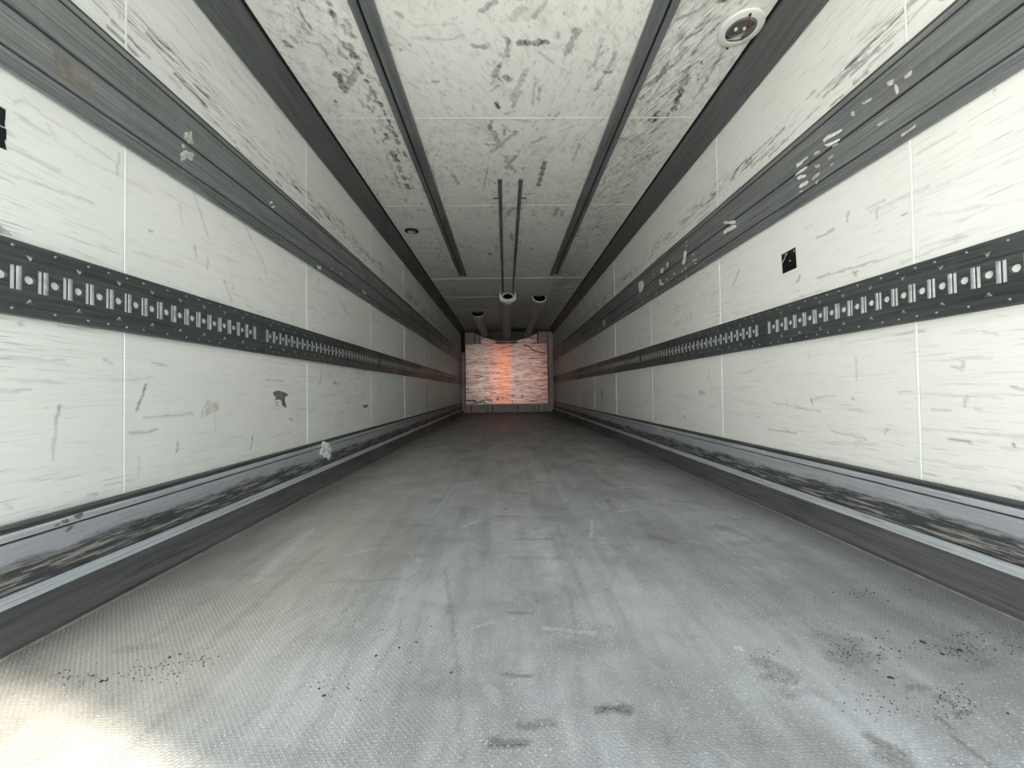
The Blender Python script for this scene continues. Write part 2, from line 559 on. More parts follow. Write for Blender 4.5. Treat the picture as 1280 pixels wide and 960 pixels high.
floor_px = [
    (614, 928, 656, 930, 13, .75), (652, 905, 690, 906, 13, .65), (747, 887, 783, 887, 13, .85),
    (628, 844, 664, 845, 6, .7), (636, 766, 664, 766, 5, .6), (645, 674, 690, 674, 5, .5), (640, 616, 656, 617, 4, .5),
    (948, 826, 985, 842, 20, .55), (958, 848, 990, 848, 18, .55), (985, 864, 1018, 866, 20, .3),
    (1096, 928, 1118, 938, 28, .6), (1110, 948, 1130, 952, 26, .55), (1170, 897, 1188, 911, 7, .6),
    (1194, 922, 1240, 958, 10, .65), (1200, 955, 1210, 960, 18, .5),
    (1135, 862, 1158, 858, 10, .5), (1176, 872, 1190, 878, 14, .55), (1198, 894, 1212, 890, 7, .7),
    (1040, 822, 1075, 802, 16, .35), (1060, 830, 1100, 818, 14, .35), (1020, 795, 1060, 800, 20, .2),
    (1150, 805, 1215, 815, 12, .25), (1190, 838, 1240, 830, 14, .3),
    (814, 672, 838, 675, 9, .5), (806, 665, 842, 680, 4, .5), (898, 658, 926, 668, 10, .45), (912, 676, 935, 680, 6, .35),
    (840, 626, 870, 628, 4, .5), (779, 611, 796, 611, 3, .6), (725, 549, 737, 553, 3, .8), (744, 551, 755, 553, 3, .7),
    (732, 578, 744, 580, 3, .5), (760, 581, 775, 583, 3, .5), (759, 627, 762, 625, 4, .6),
    (430, 728, 500, 723, 5, .35), (416, 727, 440, 722, 3, .35), (440, 631, 450, 630, 4, .35), (620, 645, 660, 646, 4, .35),
    (660, 742, 690, 745, 18, .2), (640, 697, 700, 698, 8, .3), (700, 730, 715, 745, 14, .2),
    (557, 715, 565, 770, 2, .6), (565, 770, 572, 840, 2, .6), (572, 840, 577, 958, 2, .5),
    (712, 735, 718, 800, 2, .5), (718, 800, 728, 855, 2, .35), (819, 850, 840, 890, 2, .4), (828, 912, 836, 930, 3, .5),
    (500, 780, 497, 797, 2, .5), (497, 797, 470, 838, 2, .5), (522, 765, 528, 840, 2, .3),
    (740, 650, 739, 672, 2, -.8), (770, 640, 800, 636, 2, -.5), (660, 668, 690, 660, 2, -.4), (680, 785, 745, 792, 3, -.45),
    (690, 790, 720, 797, 2, -.4), (545, 640, 570, 605, 2, -.4), (430, 695, 470, 685, 3, -.3), (575, 660, 600, 650, 3, -.3),
    (590, 785, 615, 778, 4, -.35), (900, 640, 925, 648, 3, -.3), (920, 810, 928, 812, 4, -.9),
]
floor_strokes = px_strokes(floor_px, 2, 0.0, 0, 1)
for i in range(150):           # faint cross-wise rubs and lengthwise drag marks along the whole floor
    x = RND.uniform(-1.0, 1.0)
    y = RND.uniform(0.7, 9.5)
    if RND.random() < 0.55:
        L = RND.uniform(0.03, 0.16)
        floor_strokes.append((x, y, x + L, y + RND.uniform(-.02, .02), RND.uniform(.006, .03), RND.uniform(.08, .38)))
    else:
        L = RND.uniform(0.1, 0.9)
        floor_strokes.append((x, y, x + RND.uniform(-.05, .05), y + L, RND.uniform(.003, .02), RND.choice((-1, 1)) * RND.uniform(.08, .28)))
FX = HW - 0.078
A = np.arange(-FX, FX + 0.004, 2 * FX / 300)
B = np.concatenate([np.arange(Y0, 2.6, 0.0075), np.arange(2.6, 10.45, 0.03)])
floor = grid_sheet('floor', A, B, lambda a, b, d: (a, b, 0 * a - d), floor_strokes, 0.02, M['floor'], None)
structure(floor, 'grey studded trailer floor with scuffs and black dirt')
m = MB()
for s in (-1, 1):
    m.box(*sorted((s * (FX + 0.001), s * (HW + 0.05))), Y0, 10.45, -0.03, -0.012)
m.build('floor_gutter', M['rubber'], floor)
m = MB()
for s in (-1, 1):
    m.prism([(s * (FX - 0.010), 0.0), (s * (FX - 0.008), 0.0022), (s * (FX - 0.003), 0.0022), (s * (FX - .001), 0.0), (s * (FX - 0.001), -0.012), (s * (FX - 0.010), -0.012)], Y0, 10.4)
m.build('floor_edge_trim', M['brown'], floor)
m = MB()
m.box(-HW - 0.08, HW + 0.08, Y0, Y1 + 0.1, -0.16, -0.03)
m.build('floor_slab', M['back'], floor)

m = MB()
m.box(-40, 40, -60, 40, -1.3, -1.2)
g = m.build('ground', M['concrete'])
structure(g, 'pale concrete yard outside the trailer doorway')

# ------------------------------------------------------------------ walls
wall_px = {-1: [
    (183, 480, 171, 513, 2.5, .8), (74, 508, 70, 530, 3, .6), (70, 530, 66, 575, 2, .4), (160, 542, 195, 538, 2, .5), (222, 553, 221, 565, 2, .7),
    (316, 545, 313, 562, 2.5, .5), (242, 241, 262, 300, 1.5, .4), (243, 308, 246, 322, 2, .5), (260, 322, 259, 336, 2, .4),
    (280, 350, 290, 378, 1.5, .5), (18, 130, 31, 123, 2, .3), (18, 141, 60, 168, 2, .4), (8, 165, 20, 171, 5, .3), (60, 155, 70, 175, 2, .3),
    (20, 447, 80, 452, 1.5, .4), (0, 446, 30, 448, 2, .4), (130, 450, 140, 455, 4, .35), (25, 405, 28, 407, 5, .4), (75, 408, 120, 411, 2, .4),
    (186, 287, 191, 290, 2, .8), (300, 270, 330, 330, 1.3, .4), (110, 618, 122, 617, 2.5, .4), (5, 632, 15, 636, 4, .3),
    (268, 505, 270, 540, 1.5, .25), (402, 467, 400, 480, 2, .5), (430, 380, 432, 388, 3, .5), (425, 378, 435, 392, 3, .3),
    (534, 481, 535, 487, 2, .7), (532, 490, 533, 498, 3, .6), (534, 504, 536, 512, 3, .6),
    (417, 478, 421, 480, 2, .7), (363, 523, 365, 525, 3, .7), (332, 475, 355, 476, 1.5, .35), (210, 352, 212, 356, 2, .3),
], 1: [
    (1050, 430, 1140, 414, 1.5, .2), (1020, 348, 1100, 325, 2, .5), (1100, 325, 1140, 312, 1.5, .35), (1020, 298, 1042, 287, 1.5, .6),
    (1061, 264, 1059, 277, 2, .6), (1083, 261, 1106, 250, 1.5, .5), (1000, 345, 996, 352, 3, .6), (1128, 269, 1133, 267, 2.5, .7),
    (1067, 339, 1070, 345, 2.5, .5), (1068, 345, 1072, 338, 1.5, .5), (1202, 466, 1203, 702, 1.2, .0), (1203, 452, 1202, 462, 2, .6), (1190, 458, 1198, 461, 2, .5),
    (1208, 494, 1207, 508, 2, .5), (1014, 498, 1016, 506, 3, .4), (1187, 549, 1212, 552, 2.5, .7), (1165, 512, 1188, 513, 2, .5), (960, 537, 995, 541, 1.5, .5),
    (1040, 539, 1083, 549, 1.5, .45), (1060, 512, 1075, 512, 2, .3), (1268, 607, 1279, 611, 3, .5), (1155, 592, 1168, 594, 3, .35), (1265, 484, 1280, 488, 3, .5),
    (1218, 510, 1224, 512, 4, .3), (1070, 448, 1071, 475, 1.2, .5), (1110, 536, 1106, 541, 3, .4), (1265, 555, 1267, 556, 2, .9),
    (924, 338, 916, 357, 2.5, .5), (875, 490, 880, 492, 5, .4), (1250, 560, 1280, 562, 1.2, .3), (1145, 572, 1230, 586, 1.5, .25),
    (752, 492, 753, 494, 3, .8), (855, 520, 857, 522, 3, .6), (1230, 415, 1245, 418, 2, .3), (1190, 448, 1240, 447, 1.2, .4),
    (789, 499, 790, 501, 3, -.9), (1066, 497, 1068, 499, 4, .4), (1160, 270, 1280, 250, 1.2, .25), (1150, 310, 1200, 295, 1.2, .3),
]}


def wall(s, name, label):
    root = MB()
    root.box(*sorted((wx(s, -0.07), wx(s, -0.006))), Y0, Y1 + 0.1, -0.16, HC + 0.09)
    wl = structure(root.build(name, M['back']), label)
    st = px_strokes(wall_px[s], 0, s * HW, 1, 2)
    rn = random.Random(11 + s)
    for i in range(230):     # lines of rubs above the scuff board and faint long scratches lower down
        y = 0.75 + 9 * rn.random() ** 1.5
        if rn.random() < 0.55:
            z = rn.gauss(1.735 if s > 0 else 1.72, 0.045)
            L = rn.uniform(.02, .16)
            st.append((y, z, y + L, z + L * rn.uniform(-.10, .05), rn.uniform(.003, .009), rn.uniform(.25, .75)))
        else:
            z = rn.uniform(.3, 1.32)
            L = rn.uniform(.03, .3)
            st.append((y, z, y + L, z + L * rn.uniform(-.12, .12), rn.uniform(.0015, .005), rn.uniform(.1, .4)))
    for i in range(60):
        y = rn.uniform(.8, 9)
        z = rn.uniform(.3, 1.3)
        L = rn.uniform(.02, .08)
        st.append((y, z, y + rn.uniform(-.015, .015), z + L, rn.uniform(.0015, .004), rn.uniform(.15, .45)))
    off = -0.02 if s > 0 else 0.0
    edges = [Y0] + [PAN0 + off + PANS * k for k in range(-1, 9)] + [Y1]
    for a, b in zip(edges[:-1], edges[1:]):
        stp = 0.006 if a < 2 else (0.012 if a < 4 else 0.05)
        g0, g1 = (a + 0.002, b - 0.002)
        A = np.linspace(g0, g1, max(2, int((g1 - g0) / stp)))
        B = np.linspace(0.0, HC - 0.01, int(HC / stp))
        grid_sheet('panel', A, B, lambda p, q, d: (0 * p + wx(s, -d), p, q), st, 0.006, M['wall'], wl)
    for k in range(10):
        y = edges[k + 1]
        if y > 9.8:
            break
        b = MB()
        h = 0.0042 if y < 3 else 0.005
        vs = []
        for z in (0.2, HC - 0.1):
            for o, dy in ((-0.005, -h), (0.0018, -h * 0.6), (0.0018, h * 0.6), (-0.005, h)):
                vs.append((wx(s, o), y + dy, z))
        b.add(vs, [(0, 1, 5, 4), (1, 2, 6, 5), (2, 3, 7, 6), (3, 0, 4, 7), (3, 2, 1, 0), (4, 5, 6, 7)])
        b.build('seam_strip', M['seam'], wl)
    return wl


wall_l = wall(-1, 'wall_left', 'left trailer wall of scuffed white sheets with thin white seams')
wall_r = wall(1, 'wall_right', 'right trailer wall of scuffed cream white sheets with thin white seams')
m = MB()
m.box(-HW - 0.07, HW + 0.07, Y1, Y1 + 0.1, -0.16, HC + 0.09)
structure(m.build('wall_front', M['cowl']), 'dark front wall behind the bulkhead')

m = MB()
m.box(14, 20, -45, 12, -1.2, 5.2)  # unseen block, added to hold low sky light off the left wall
structure(m.build('sky_blocker', M['yard']), 'unseen dark block added to keep sky light off the left wall')
# unseen open left rear door, added to bounce sun onto the right wall
da = math.radians(50)
dv = Vector((-math.sin(da), -math.cos(da), 0))
dn = Vector((math.cos(da), -math.sin(da), 0))
hp = Vector((-HW - 0.05, Y0 - 0.03, 0))
t = MB()
q = [hp + dv * a + dn * b + Vector((0, 0, c)) for c in (-0.05, HC + 0.05) for b in (0, -0.08) for a in (0, 1.26)]
t.add(q, [(0, 1, 3, 2), (4, 5, 7, 6), (0, 1, 5, 4), (1, 3, 7, 5), (3, 2, 6, 7), (2, 0, 4, 6)])
structure(t.build('bounce_door', M['ring']), 'unseen open white rear door, added to bounce sun onto the right wall')

# ------------------------------------------------------------------ ceiling
m = MB()
m.box(-HW - 0.07, HW + 0.07, Y0, Y1 + 0.1, HC + 0.007, HC + 0.09)
ceil = structure(m.build('ceiling', M['back']), 'smudged off white trailer ceiling of wide sheets')
ceil_px = [
    (650, 54, 682, 53, 8, .85), (722, 37, 708, 66, 10, .5), (753, 48, 743, 82, 6, .3), (770, 65, 757, 92, 6, .4), (752, 98, 745, 112, 6, .5),
    (757, 91, 763, 89, 7, .8), (658, 88, 640, 124, 7, .4), (634, 96, 636, 101, 9, .7), (625, 80, 618, 95, 8, .6), (617, 101, 615, 104, 6, .4),
    (635, 48, 634, 70, 6, .6), (655, 10, 640, 24, 10, .3), (682, 4, 668, 20, 7, .4), (681, 203, 673, 232, 6, .8), (592, 58, 609, 58, 6, .6),
    (498, 18, 502, 22, 8, .5), (621, 129, 622, 134, 6, 1.), (614, 152, 612, 163, 5, .7), (630, 162, 631, 168, 4, .6), (618, 165, 623, 180, 8, .5),
    (615, 190, 645, 165, 5, .5), (632, 196, 640, 212, 7, .5), (645, 195, 632, 210, 5, .6), (650, 115, 640, 135, 5, .4), (668, 105, 666, 130, 4, .35),
    (690, 150, 700, 140, 4, .4), (716, 200, 725, 180, 4, .4), (700, 165, 716, 158, 3, .3), (585, 155, 600, 160, 3, .3), (565, 218, 573, 230, 5, .5),
    (610, 208, 605, 235, 2, .5), (608, 222, 620, 230, 2, .4), (545, 103, 548, 102, 3, .5), (511, 55, 513, 57, 3, .5), (500, 63, 502, 62, 3, .6),
    (515, 47, 560, 50, 4, .25), (560, 50, 580, 44, 3, .3), (520, 32, 570, 30, 3, .15), (540, 102, 547, 101, 2, .6),
    (421, 92, 431, 114, 9, .85), (431, 115, 447, 84, 8, .55), (436, 56, 442, 71, 9, .7), (430, 53, 434, 62, 6, .7), (439, 42, 442, 46, 7, .7), (443, 66, 446, 72, 7, .8),
    (415, 15, 417, 19, 7, .9), (409, 2, 413, 6, 7, .6), (372, 10, 389, 37, 4, .6), (358, 53, 361, 57, 9, .7), (366, 46, 370, 52, 7, .4),
    (447, 80, 452, 92, 6, .8), (457, 100, 459, 102, 6, .9), (463, 108, 470, 122, 5, .7), (464, 116, 460, 126, 5, .5), (470, 126, 472, 128, 6, .9),
    (474, 129, 478, 133, 7, .9), (479, 138, 482, 144, 4, .8), (484, 148, 487, 153, 4, .8), (488, 156, 491, 160, 4, .8), (492, 164, 494, 170, 5, .8), (496, 174, 498, 180, 5, .8), (505, 190, 508, 196, 4, .8),
    (482, 168, 484, 172, 6, .8), (490, 190, 496, 201, 8, .85), (499, 208, 501, 214, 6, .6), (504, 220, 506, 224, 6, .8), (508, 231, 510, 235, 6, .8),
    (493, 215, 500, 235, 4, .4), (418, 126, 419, 127, 4, .9), (520, 205, 522, 212, 3, .6), (475, 145, 477, 158, 6, .3), (480, 60, 478, 66, 3, .3),
    (860, 85, 850, 108, 6, .4), (852, 112, 842, 138, 7, .85), (857, 104, 862, 98, 5, .6), (836, 142, 834, 145, 4, .8), (820, 142, 818, 152, 8, .6),
    (905, 62, 890, 88, 4, .5), (890, 88, 876, 112, 4, .45), (876, 78, 878, 80, 4, .8), (900, 2, 907, 0, 6, 1.), (880, 110, 868, 122, 4, .5), (835, 80, 826, 90, 5, .6), (855, 60, 845, 80, 9, .35),
    (845, 25, 870, 14, 5, .5), (855, 50, 875, 38, 4, .5), (870, 35, 900, 20, 4, .4), (830, 90, 810, 108, 6, .4), (840, 82, 815, 105, 4, .6), (697, 260, 693, 270, 6, .6), (703, 264, 702, 270, 5, .5),
    (640, 260, 632, 272, 5, .5), (668, 270, 666, 262, 3, .4), (639, 292, 640, 300, 5, .5), (612, 317, 613, 318, 6, .8), (664, 310, 666, 312, 4, .4), (600, 160, 560, 165, 2, .15),
]
ceil_st = px_strokes(ceil_px, 2, HC, 0, 1)
rn = random.Random(5)
for i in range(300):       # right side strip: dense slanting rubs; elsewhere sparser ones
    q = rn.random()
    y = 1.45 + 4.6 * rn.random() ** 1.6
    if q < 0.40:
        x = rn.uniform(.70, 1.0) if rn.random() < .7 else rn.uniform(.7, 1.12)
        L = rn.uniform(.02, .12)
        an = math.radians(rn.gauss(-62, 14))
        st_ = (x, y, x + L * math.cos(an), y + L * math.sin(an), rn.uniform(.004, .012), rn.uniform(.15, .5))
    elif q < 0.72:
        x = rn.gauss(-.80, .05)
        L = rn.uniform(.01, .06)
        st_ = (x, y, x + rn.uniform(-.02, .02), y + L, rn.uniform(.006, .016), rn.uniform(.2, .6))
    elif q < 0.9:
        x = rn.gauss(0, .11)
        L = rn.uniform(.02, .1)
        an = math.radians(rn.uniform(-100, 60))
        st_ = (x, y, x + L * math.cos(an), y + L * math.sin(an), rn.uniform(.004, .014), rn.uniform(.2, .6))
    else:
        x = rn.uniform(-1.1, .55)
        L = rn.uniform(.01, .08)
        an = rn.uniform(0, 6.28)
        st_ = (x, y, x + L * math.cos(an), y + L * math.sin(an), rn.uniform(.003, .012), rn.uniform(.15, .55))
    ceil_st.append(st_)
edges = [Y0] + [PAN0 + PANS * k for k in range(0, 9)] + [Y1]
for k, (a, b) in enumerate(zip(edges[:-1], edges[1:])):
    stp = 0.0065 if a < 3 else (0.012 if a < 5 else 0.06)
    B = np.linspace(a + 0.002, b - 0.002, int((b - a) / stp))
    A = np.linspace(-HW + .002, HW - .002, int(2 * HW / stp))
    grid_sheet('panel', A, B, lambda p, q, d: (p, q, 0 * p + HC + d), ceil_st, 0.006, M['ceil'], ceil)
    if 0 < k < 9:
        t = MB()
        vs = []
        for x in (-HW + .1, HW - .1):
            for dz, dy in ((0.005, -0.005), (-0.0018, -0.003), (-0.0018, 0.003), (0.005, 0.005)):
                vs.append((x, a + dy, HC + dz))
        t.add(vs, [(0, 1, 5, 4), (1, 2, 6, 5), (2, 3, 7, 6), (3, 0, 4, 7), (3, 2, 1, 0), (4, 5, 6, 7)])
        t.build('seam_strip', M['seam'], ceil)

# cornices between walls and ceiling
for s, nm, lb in ((-1, 'trim_1', 'grey slanted cornice board along the left ceiling edge'), (1, 'trim_2', 'grey slanted cornice board along the right ceiling edge')):
    t = MB()
    pr = [(0.001, 2.076), (0.006, 2.068), (0.012, 2.070), (0.040, 2.108), (0.093, 2.186), (0.093, HC - .001), (0.001, HC - .001)]
    t.prism([(wx(s, o), z) for o, z in pr], Y0, 10.44)
    c = structure(t.build(nm, M['cornice']), lb)
    t = MB()
    t.prism([(wx(s, o), z) for o, z in ((0.093, HC - .004), (0.107, HC - .004), (0.107, HC - .0005), (0.093, HC - .0005))], Y0, 10.44)
    t.build('rubber_seal', M['black'], c)
    t = MB()
    t.prism([(wx(s, o), z) for o, z in ((0.0405, 2.1078), (0.043, 2.1105), (0.046, 2.1155), (0.0455, 2.1165), (0.0395, 2.1075))], Y0, 10.44)
    t.build('ridge', M['cornice'], c)

# ------------------------------------------------------------------ kick boards
for s, nm, lb in ((-1, 'baseboard_left', 'scraped metal kick board along the foot of the left wall'), (1, 'baseboard_right', 'scraped metal kick board along the foot of the right wall')):
    def pr(pts):
        return [(wx(s, o), z) for o, z in pts]
    t = MB()
    t.prism(pr([(0.001, 0.02), (0.020, 0.02), (0.020, 0.262), (0.001, 0.262)]), Y0, 10.42)
    bb = structure(t.build(nm, M['black']), lb)
    t = MB()
    t.prism(pr([(0.001, 0.262), (0.010, 0.268), (0.020, 0.2665), (0.0265, 0.262), (0.0265, 0.2595), (0.0235, 0.2585), (0.0235, 0.2575), (0.0265, 0.2565), (0.0265, 0.253), (0.0205, 0.252), (0.0205, 0.262)]), Y0, 10.42)
    t.build('top_lip', M['alu_dark'], bb)
    t = MB()
    t.prism(pr([(0.0205, 0.2515), (0.0270, 0.2505), (0.0285, 0.2440), (0.0280, 0.2315), (0.0205, 0.2305)]), Y0, 10.42)
    t.build('upper_strip', M['alu_light'], bb)
    t = MB()
    t.prism(pr([(0.0205, 0.2265), (0.0270, 0.2255), (0.0285, 0.2150), (0.0285, 0.1200), (0.0270, 0.1140), (0.0205, 0.1130)]), Y0, 10.42)
    t.build('kick_plate', M['kick'], bb)
    t = MB()
    t.prism(pr([(0.0205, 0.1095), (0.0285, 0.1085), (0.0300, 0.1020), (0.0330, 0.0980), (0.0345, 0.0960), (0.0335, 0.0935), (0.0420, 0.0860), (0.0205, 0.0860)]), Y0, 10.42)
    t.build('ledge', M['alu_light'], bb)
    t = MB()
    t.prism(pr([(0.0205, 0.0855), (0.0400, 0.0850), (0.0430, 0.0700), (0.0480, 0.0450), (0.0560, 0.0220), (0.0660, 0.0060), (0.0690, -0.0080), (0.0205, -0.0080)]), Y0, 10.42)
    t.build('rubber_cove', M['rubber'], bb)

# ------------------------------------------------------------------ scuff boards
for s, lb in ((-1, 'wide grey scuff board of joined planks along the upper left wall'), (1, 'wide grey scuff board of joined planks along the upper right wall')):
    e = tag(empty('scuff_board', (wx(s, 0), Y0, 1.335)), lb, 'scuff board')
    zt = 1.633 if s < 0 else 1.637
    def pr(pts):
        return [(wx(s, o), z) for o, z in pts]
    t = MB()
    t.prism(pr([(0.004, 1.350), (0.016, 1.350), (0.016, zt - .018), (0.004, zt - .018)]), Y0, 10.37)
    t.build('backing', M['black'], e)
    t = MB()
    t.prism(pr([(0.004, 1.335), (0.012, 1.336), (0.020, 1.343), (0.0225, 1.352), (0.0225, 1.358), (0.0255, 1.361), (0.0255, 1.3715), (0.0165, 1.3725), (0.0165, 1.349), (0.004, 1.349)]), Y0, 10.37)
    t.build('bottom_lip', M['alu'], e)
    t = MB()
    t.prism(pr([(0.0165, 1.3778), (0.0240, 1.3782), (0.0265, 1.380), (0.0265, 1.418), (0.0253, 1.420), (0.0265, 1.422), (0.0265, 1.470), (0.0250, 1.4730), (0.0165, 1.4734)]), Y0, 10.37)
    t.build('plank', M['alu'], e)
    t = MB()
    t.prism(pr([(0.0165, 1.4810), (0.0250, 1.4815), (0.0265, 1.484), (0.0265, 1.521), (0.0252, 1.523), (0.0265, 1.525), (0.0265, 1.586), (0.0250, 1.590), (0.0165, 1.5905)]), Y0, 10.37)
    t.build('plank', M['alu'], e)
    t = MB()
    t.prism(pr([(0.0165, 1.5965), (0.0255, 1.5970), (0.0265, 1.600), (0.0255, zt - .020), (0.0165, zt - .0195)]), Y0, 10.37)
    t.build('top_strip', M['alu'], e)
    t = MB()
    t.prism(pr([(0.004, zt - .0175), (0.0205, zt - .0175), (0.0225, zt - .014), (0.0150, zt - .002), (0.004, zt)]), Y0, 10.37)
    t.build('top_lip', M['alu_dark'], e)

# ------------------------------------------------------------------ cargo rails
RZ = 0.848           # middle height of the rails
RH = 0.0885          # half height
PITCH_R = 0.0553
SLW, SLH, HR = 0.0225, 0.058, 0.0113
O0, O1, OBK = 0.001, 0.0145, 0.0098


def rail_meshes(s, L, lead, nslot):
    """plate, rivets and tabs of one rail section, y measured from its start"""
    pl, rv, tb, lp, bk = MB(), MB(), MB(), MB(), MB()

    def P(y, z, o):
        return (wx(s, o) - wx(s, 0), y, z)

    def quad(y0, y1, z0, z1):
        pl.add([P(y0, z0, O1), P(y1, z0, O1), P(y1, z1, O1), P(y0, z1, O1)], [(0, 1, 2, 3)])
    ch = 0.035
    quad(0, L, -RH, -ch)
    quad(0, L, ch, RH)
    # bevelled rim back to the wall
    for z, zz in ((-RH, -RH - .002), (RH, RH + .002)):
        pl.add([P(0, z, O1), P(L, z, O1), P(L, zz, O0), P(0, zz, O0)], [(0, 1, 2, 3)])
    for y in (0, L):
        pl.add([P(y, -RH, O1), P(y, RH, O1), P(y, RH, O0), P(y, -RH, O0)], [(0, 1, 2, 3)])
    if nslot == 0:       # plain front section: two flats with a groove between
        quad(0, L, -ch, -0.014)
        quad(0, L, 0.014, ch)
        pl.add([P(0, -.014, O1), P(L, -.014, O1), P(L, -.006, .004), P(0, -.006, .004)], [(0, 1, 2, 3)])
        pl.add([P(0, .014, O1), P(L, .014, O1), P(L, .006, .004), P(0, .006, .004)], [(0, 1, 2, 3)])
        pl.add([P(0, -.006, .004), P(L, -.006, .004), P(L, .006, .004), P(0, .006, .004)], [(0, 1, 2, 3)])
    y = lead
    if nslot:
        quad(0, lead - SLW / 2 - .004, -ch, ch)
    for i in range(nslot):
        a, b = y - SLW / 2 - .004, y + SLW / 2 + .004       # slot cell
        h = SLH / 2
        quad(a, y - SLW / 2, -ch, ch)
        quad(y + SLW / 2, b, -ch, ch)
        quad(y - SLW / 2, y + SLW / 2, h, ch)
        quad(y - SLW / 2, y + SLW / 2, -ch, -h)
        q = [(y - SLW / 2, -h), (y + SLW / 2, -h), (y + SLW / 2, h), (y - SLW / 2, h)]
        for j in range(4):
            (ya, za), (yb, zb) = q[j], q[(j + 1) % 4]
            pl.add([P(ya, za, O1), P(yb, zb, O1), P(yb, zb, OBK), P(ya, za, OBK)], [(0, 1, 2, 3)])
        # rolled bright lip along the far side of the slot
        yl = y + SLW / 2
        sec = [(yl, O1 - .0004), (yl - .0035, O1 - .0002), (yl - .0070, O1 - .0014), (yl - .0085, O1 - .0030)]
        lp.add([P(q[0], z, q[1]) for z in (-h, h) for q in sec], [(k, k + 1, k + 5, k + 4) for k in range(3)])
        pl.add([P(yl - .0118, -h, OBK + .0006), P(yl - .0082, -h, OBK + .0006), P(yl - .0082, h, OBK + .0006), P(yl - .0118, h, OBK + .0006)], [(0, 1, 2, 3)])
        if i < nslot - 1:
            hc = y + PITCH_R / 2
            c0, c1 = b, y + PITCH_R - SLW / 2 - .004
            n = 16
            ring = [(hc + HR * math.cos(2 * math.pi * j / n), HR * math.sin(2 * math.pi * j / n)) for j in range(n)]
            outer = []
            for j in range(n):
                c, s_ = math.cos(2 * math.pi * j / n), math.sin(2 * math.pi * j / n)
                k = 1 / max(abs(c), abs(s_))
                outer.append((hc + (c1 - c0) / 2 * c * k, .0125 * s_ * k))
            for j in range(n):
                j2 = (j + 1) % n
                pl.add([P(*outer[j], O1), P(*outer[j2], O1), P(*ring[j2], O1), P(*ring[j], O1)], [(0, 1, 2, 3)])
                r0 = (hc + (ring[j][0] - hc) * .86, ring[j][1] * .86)
                r1 = (hc + (ring[j2][0] - hc) * .86, ring[j2][1] * .86)
                pl.add([P(*ring[j], O1), P(*ring[j2], O1), P(*r1, OBK), P(*r0, OBK)], [(0, 1, 2, 3)])
            quad(c0, c1, .0125, ch)
            quad(c0, c1, -ch, -.0125)
            if i % 2 == 0:           # pressed triangular tabs above and below every other hole
                for sg in (1, -1):
                    z0 = sg * .054
                    zt_ = z0 - .011 * 1
                    if sg > 0:
                        tri = [(hc - .009, z0 + .005), (hc + .009, z0 + .005), (hc, z0 - .008)]
                    else:
                        tri = [(hc - .009, z0 - .005), (hc + .009, z0 - .005), (hc, z0 + .008)]
                    tb.add([P(*tri[0], O1), P(*tri[1], O1), P(*tri[2], O1), P(hc, (tri[0][1] + tri[2][1]) / 2, O1 + .005)], [(0, 1, 3), (1, 2, 3), (2, 0, 3)])
        y += PITCH_R
    if nslot:
        quad(y - PITCH_R + SLW / 2 + .004, L, -ch, ch)
    # rivets along both edges
    k = 0
    ry = 0.03
    rr = random.Random(3)
    while ry < L - 0.02:
        for z in (-.075, .075):
            n = 8
            r = .0042
            vs = [P(ry + r * math.cos(2 * math.pi * j / n), z + r * math.sin(2 * math.pi * j / n), O1) for j in range(n)]
            vs += [P(ry + r * .6 * math.cos(2 * math.pi * j / n), z + r * .6 * math.sin(2 * math.pi * j / n), O1 + .0026) for j in range(n)]
            vs += [P(ry, z, O1 + .0032)]
            rv.add(vs, [(j, (j + 1) % n, (j + 1) % n + n, j + n) for j in range(n)] + [(j + n, (j + 1) % n + n, 2 * n) for j in range(n)])
        ry += (PITCH_R, PITCH_R, PITCH_R * 1.6, PITCH_R * 1.45, PITCH_R)[k % 5] if nslot else .22
        k += 1
    if nslot:
        bk.add([P(.01, -.034, OBK), P(L - .01, -.034, OBK), P(L - .01, .034, OBK), P(.01, .034, OBK)], [(0, 1, 2, 3)])
    return pl, rv, tb, lp, bk


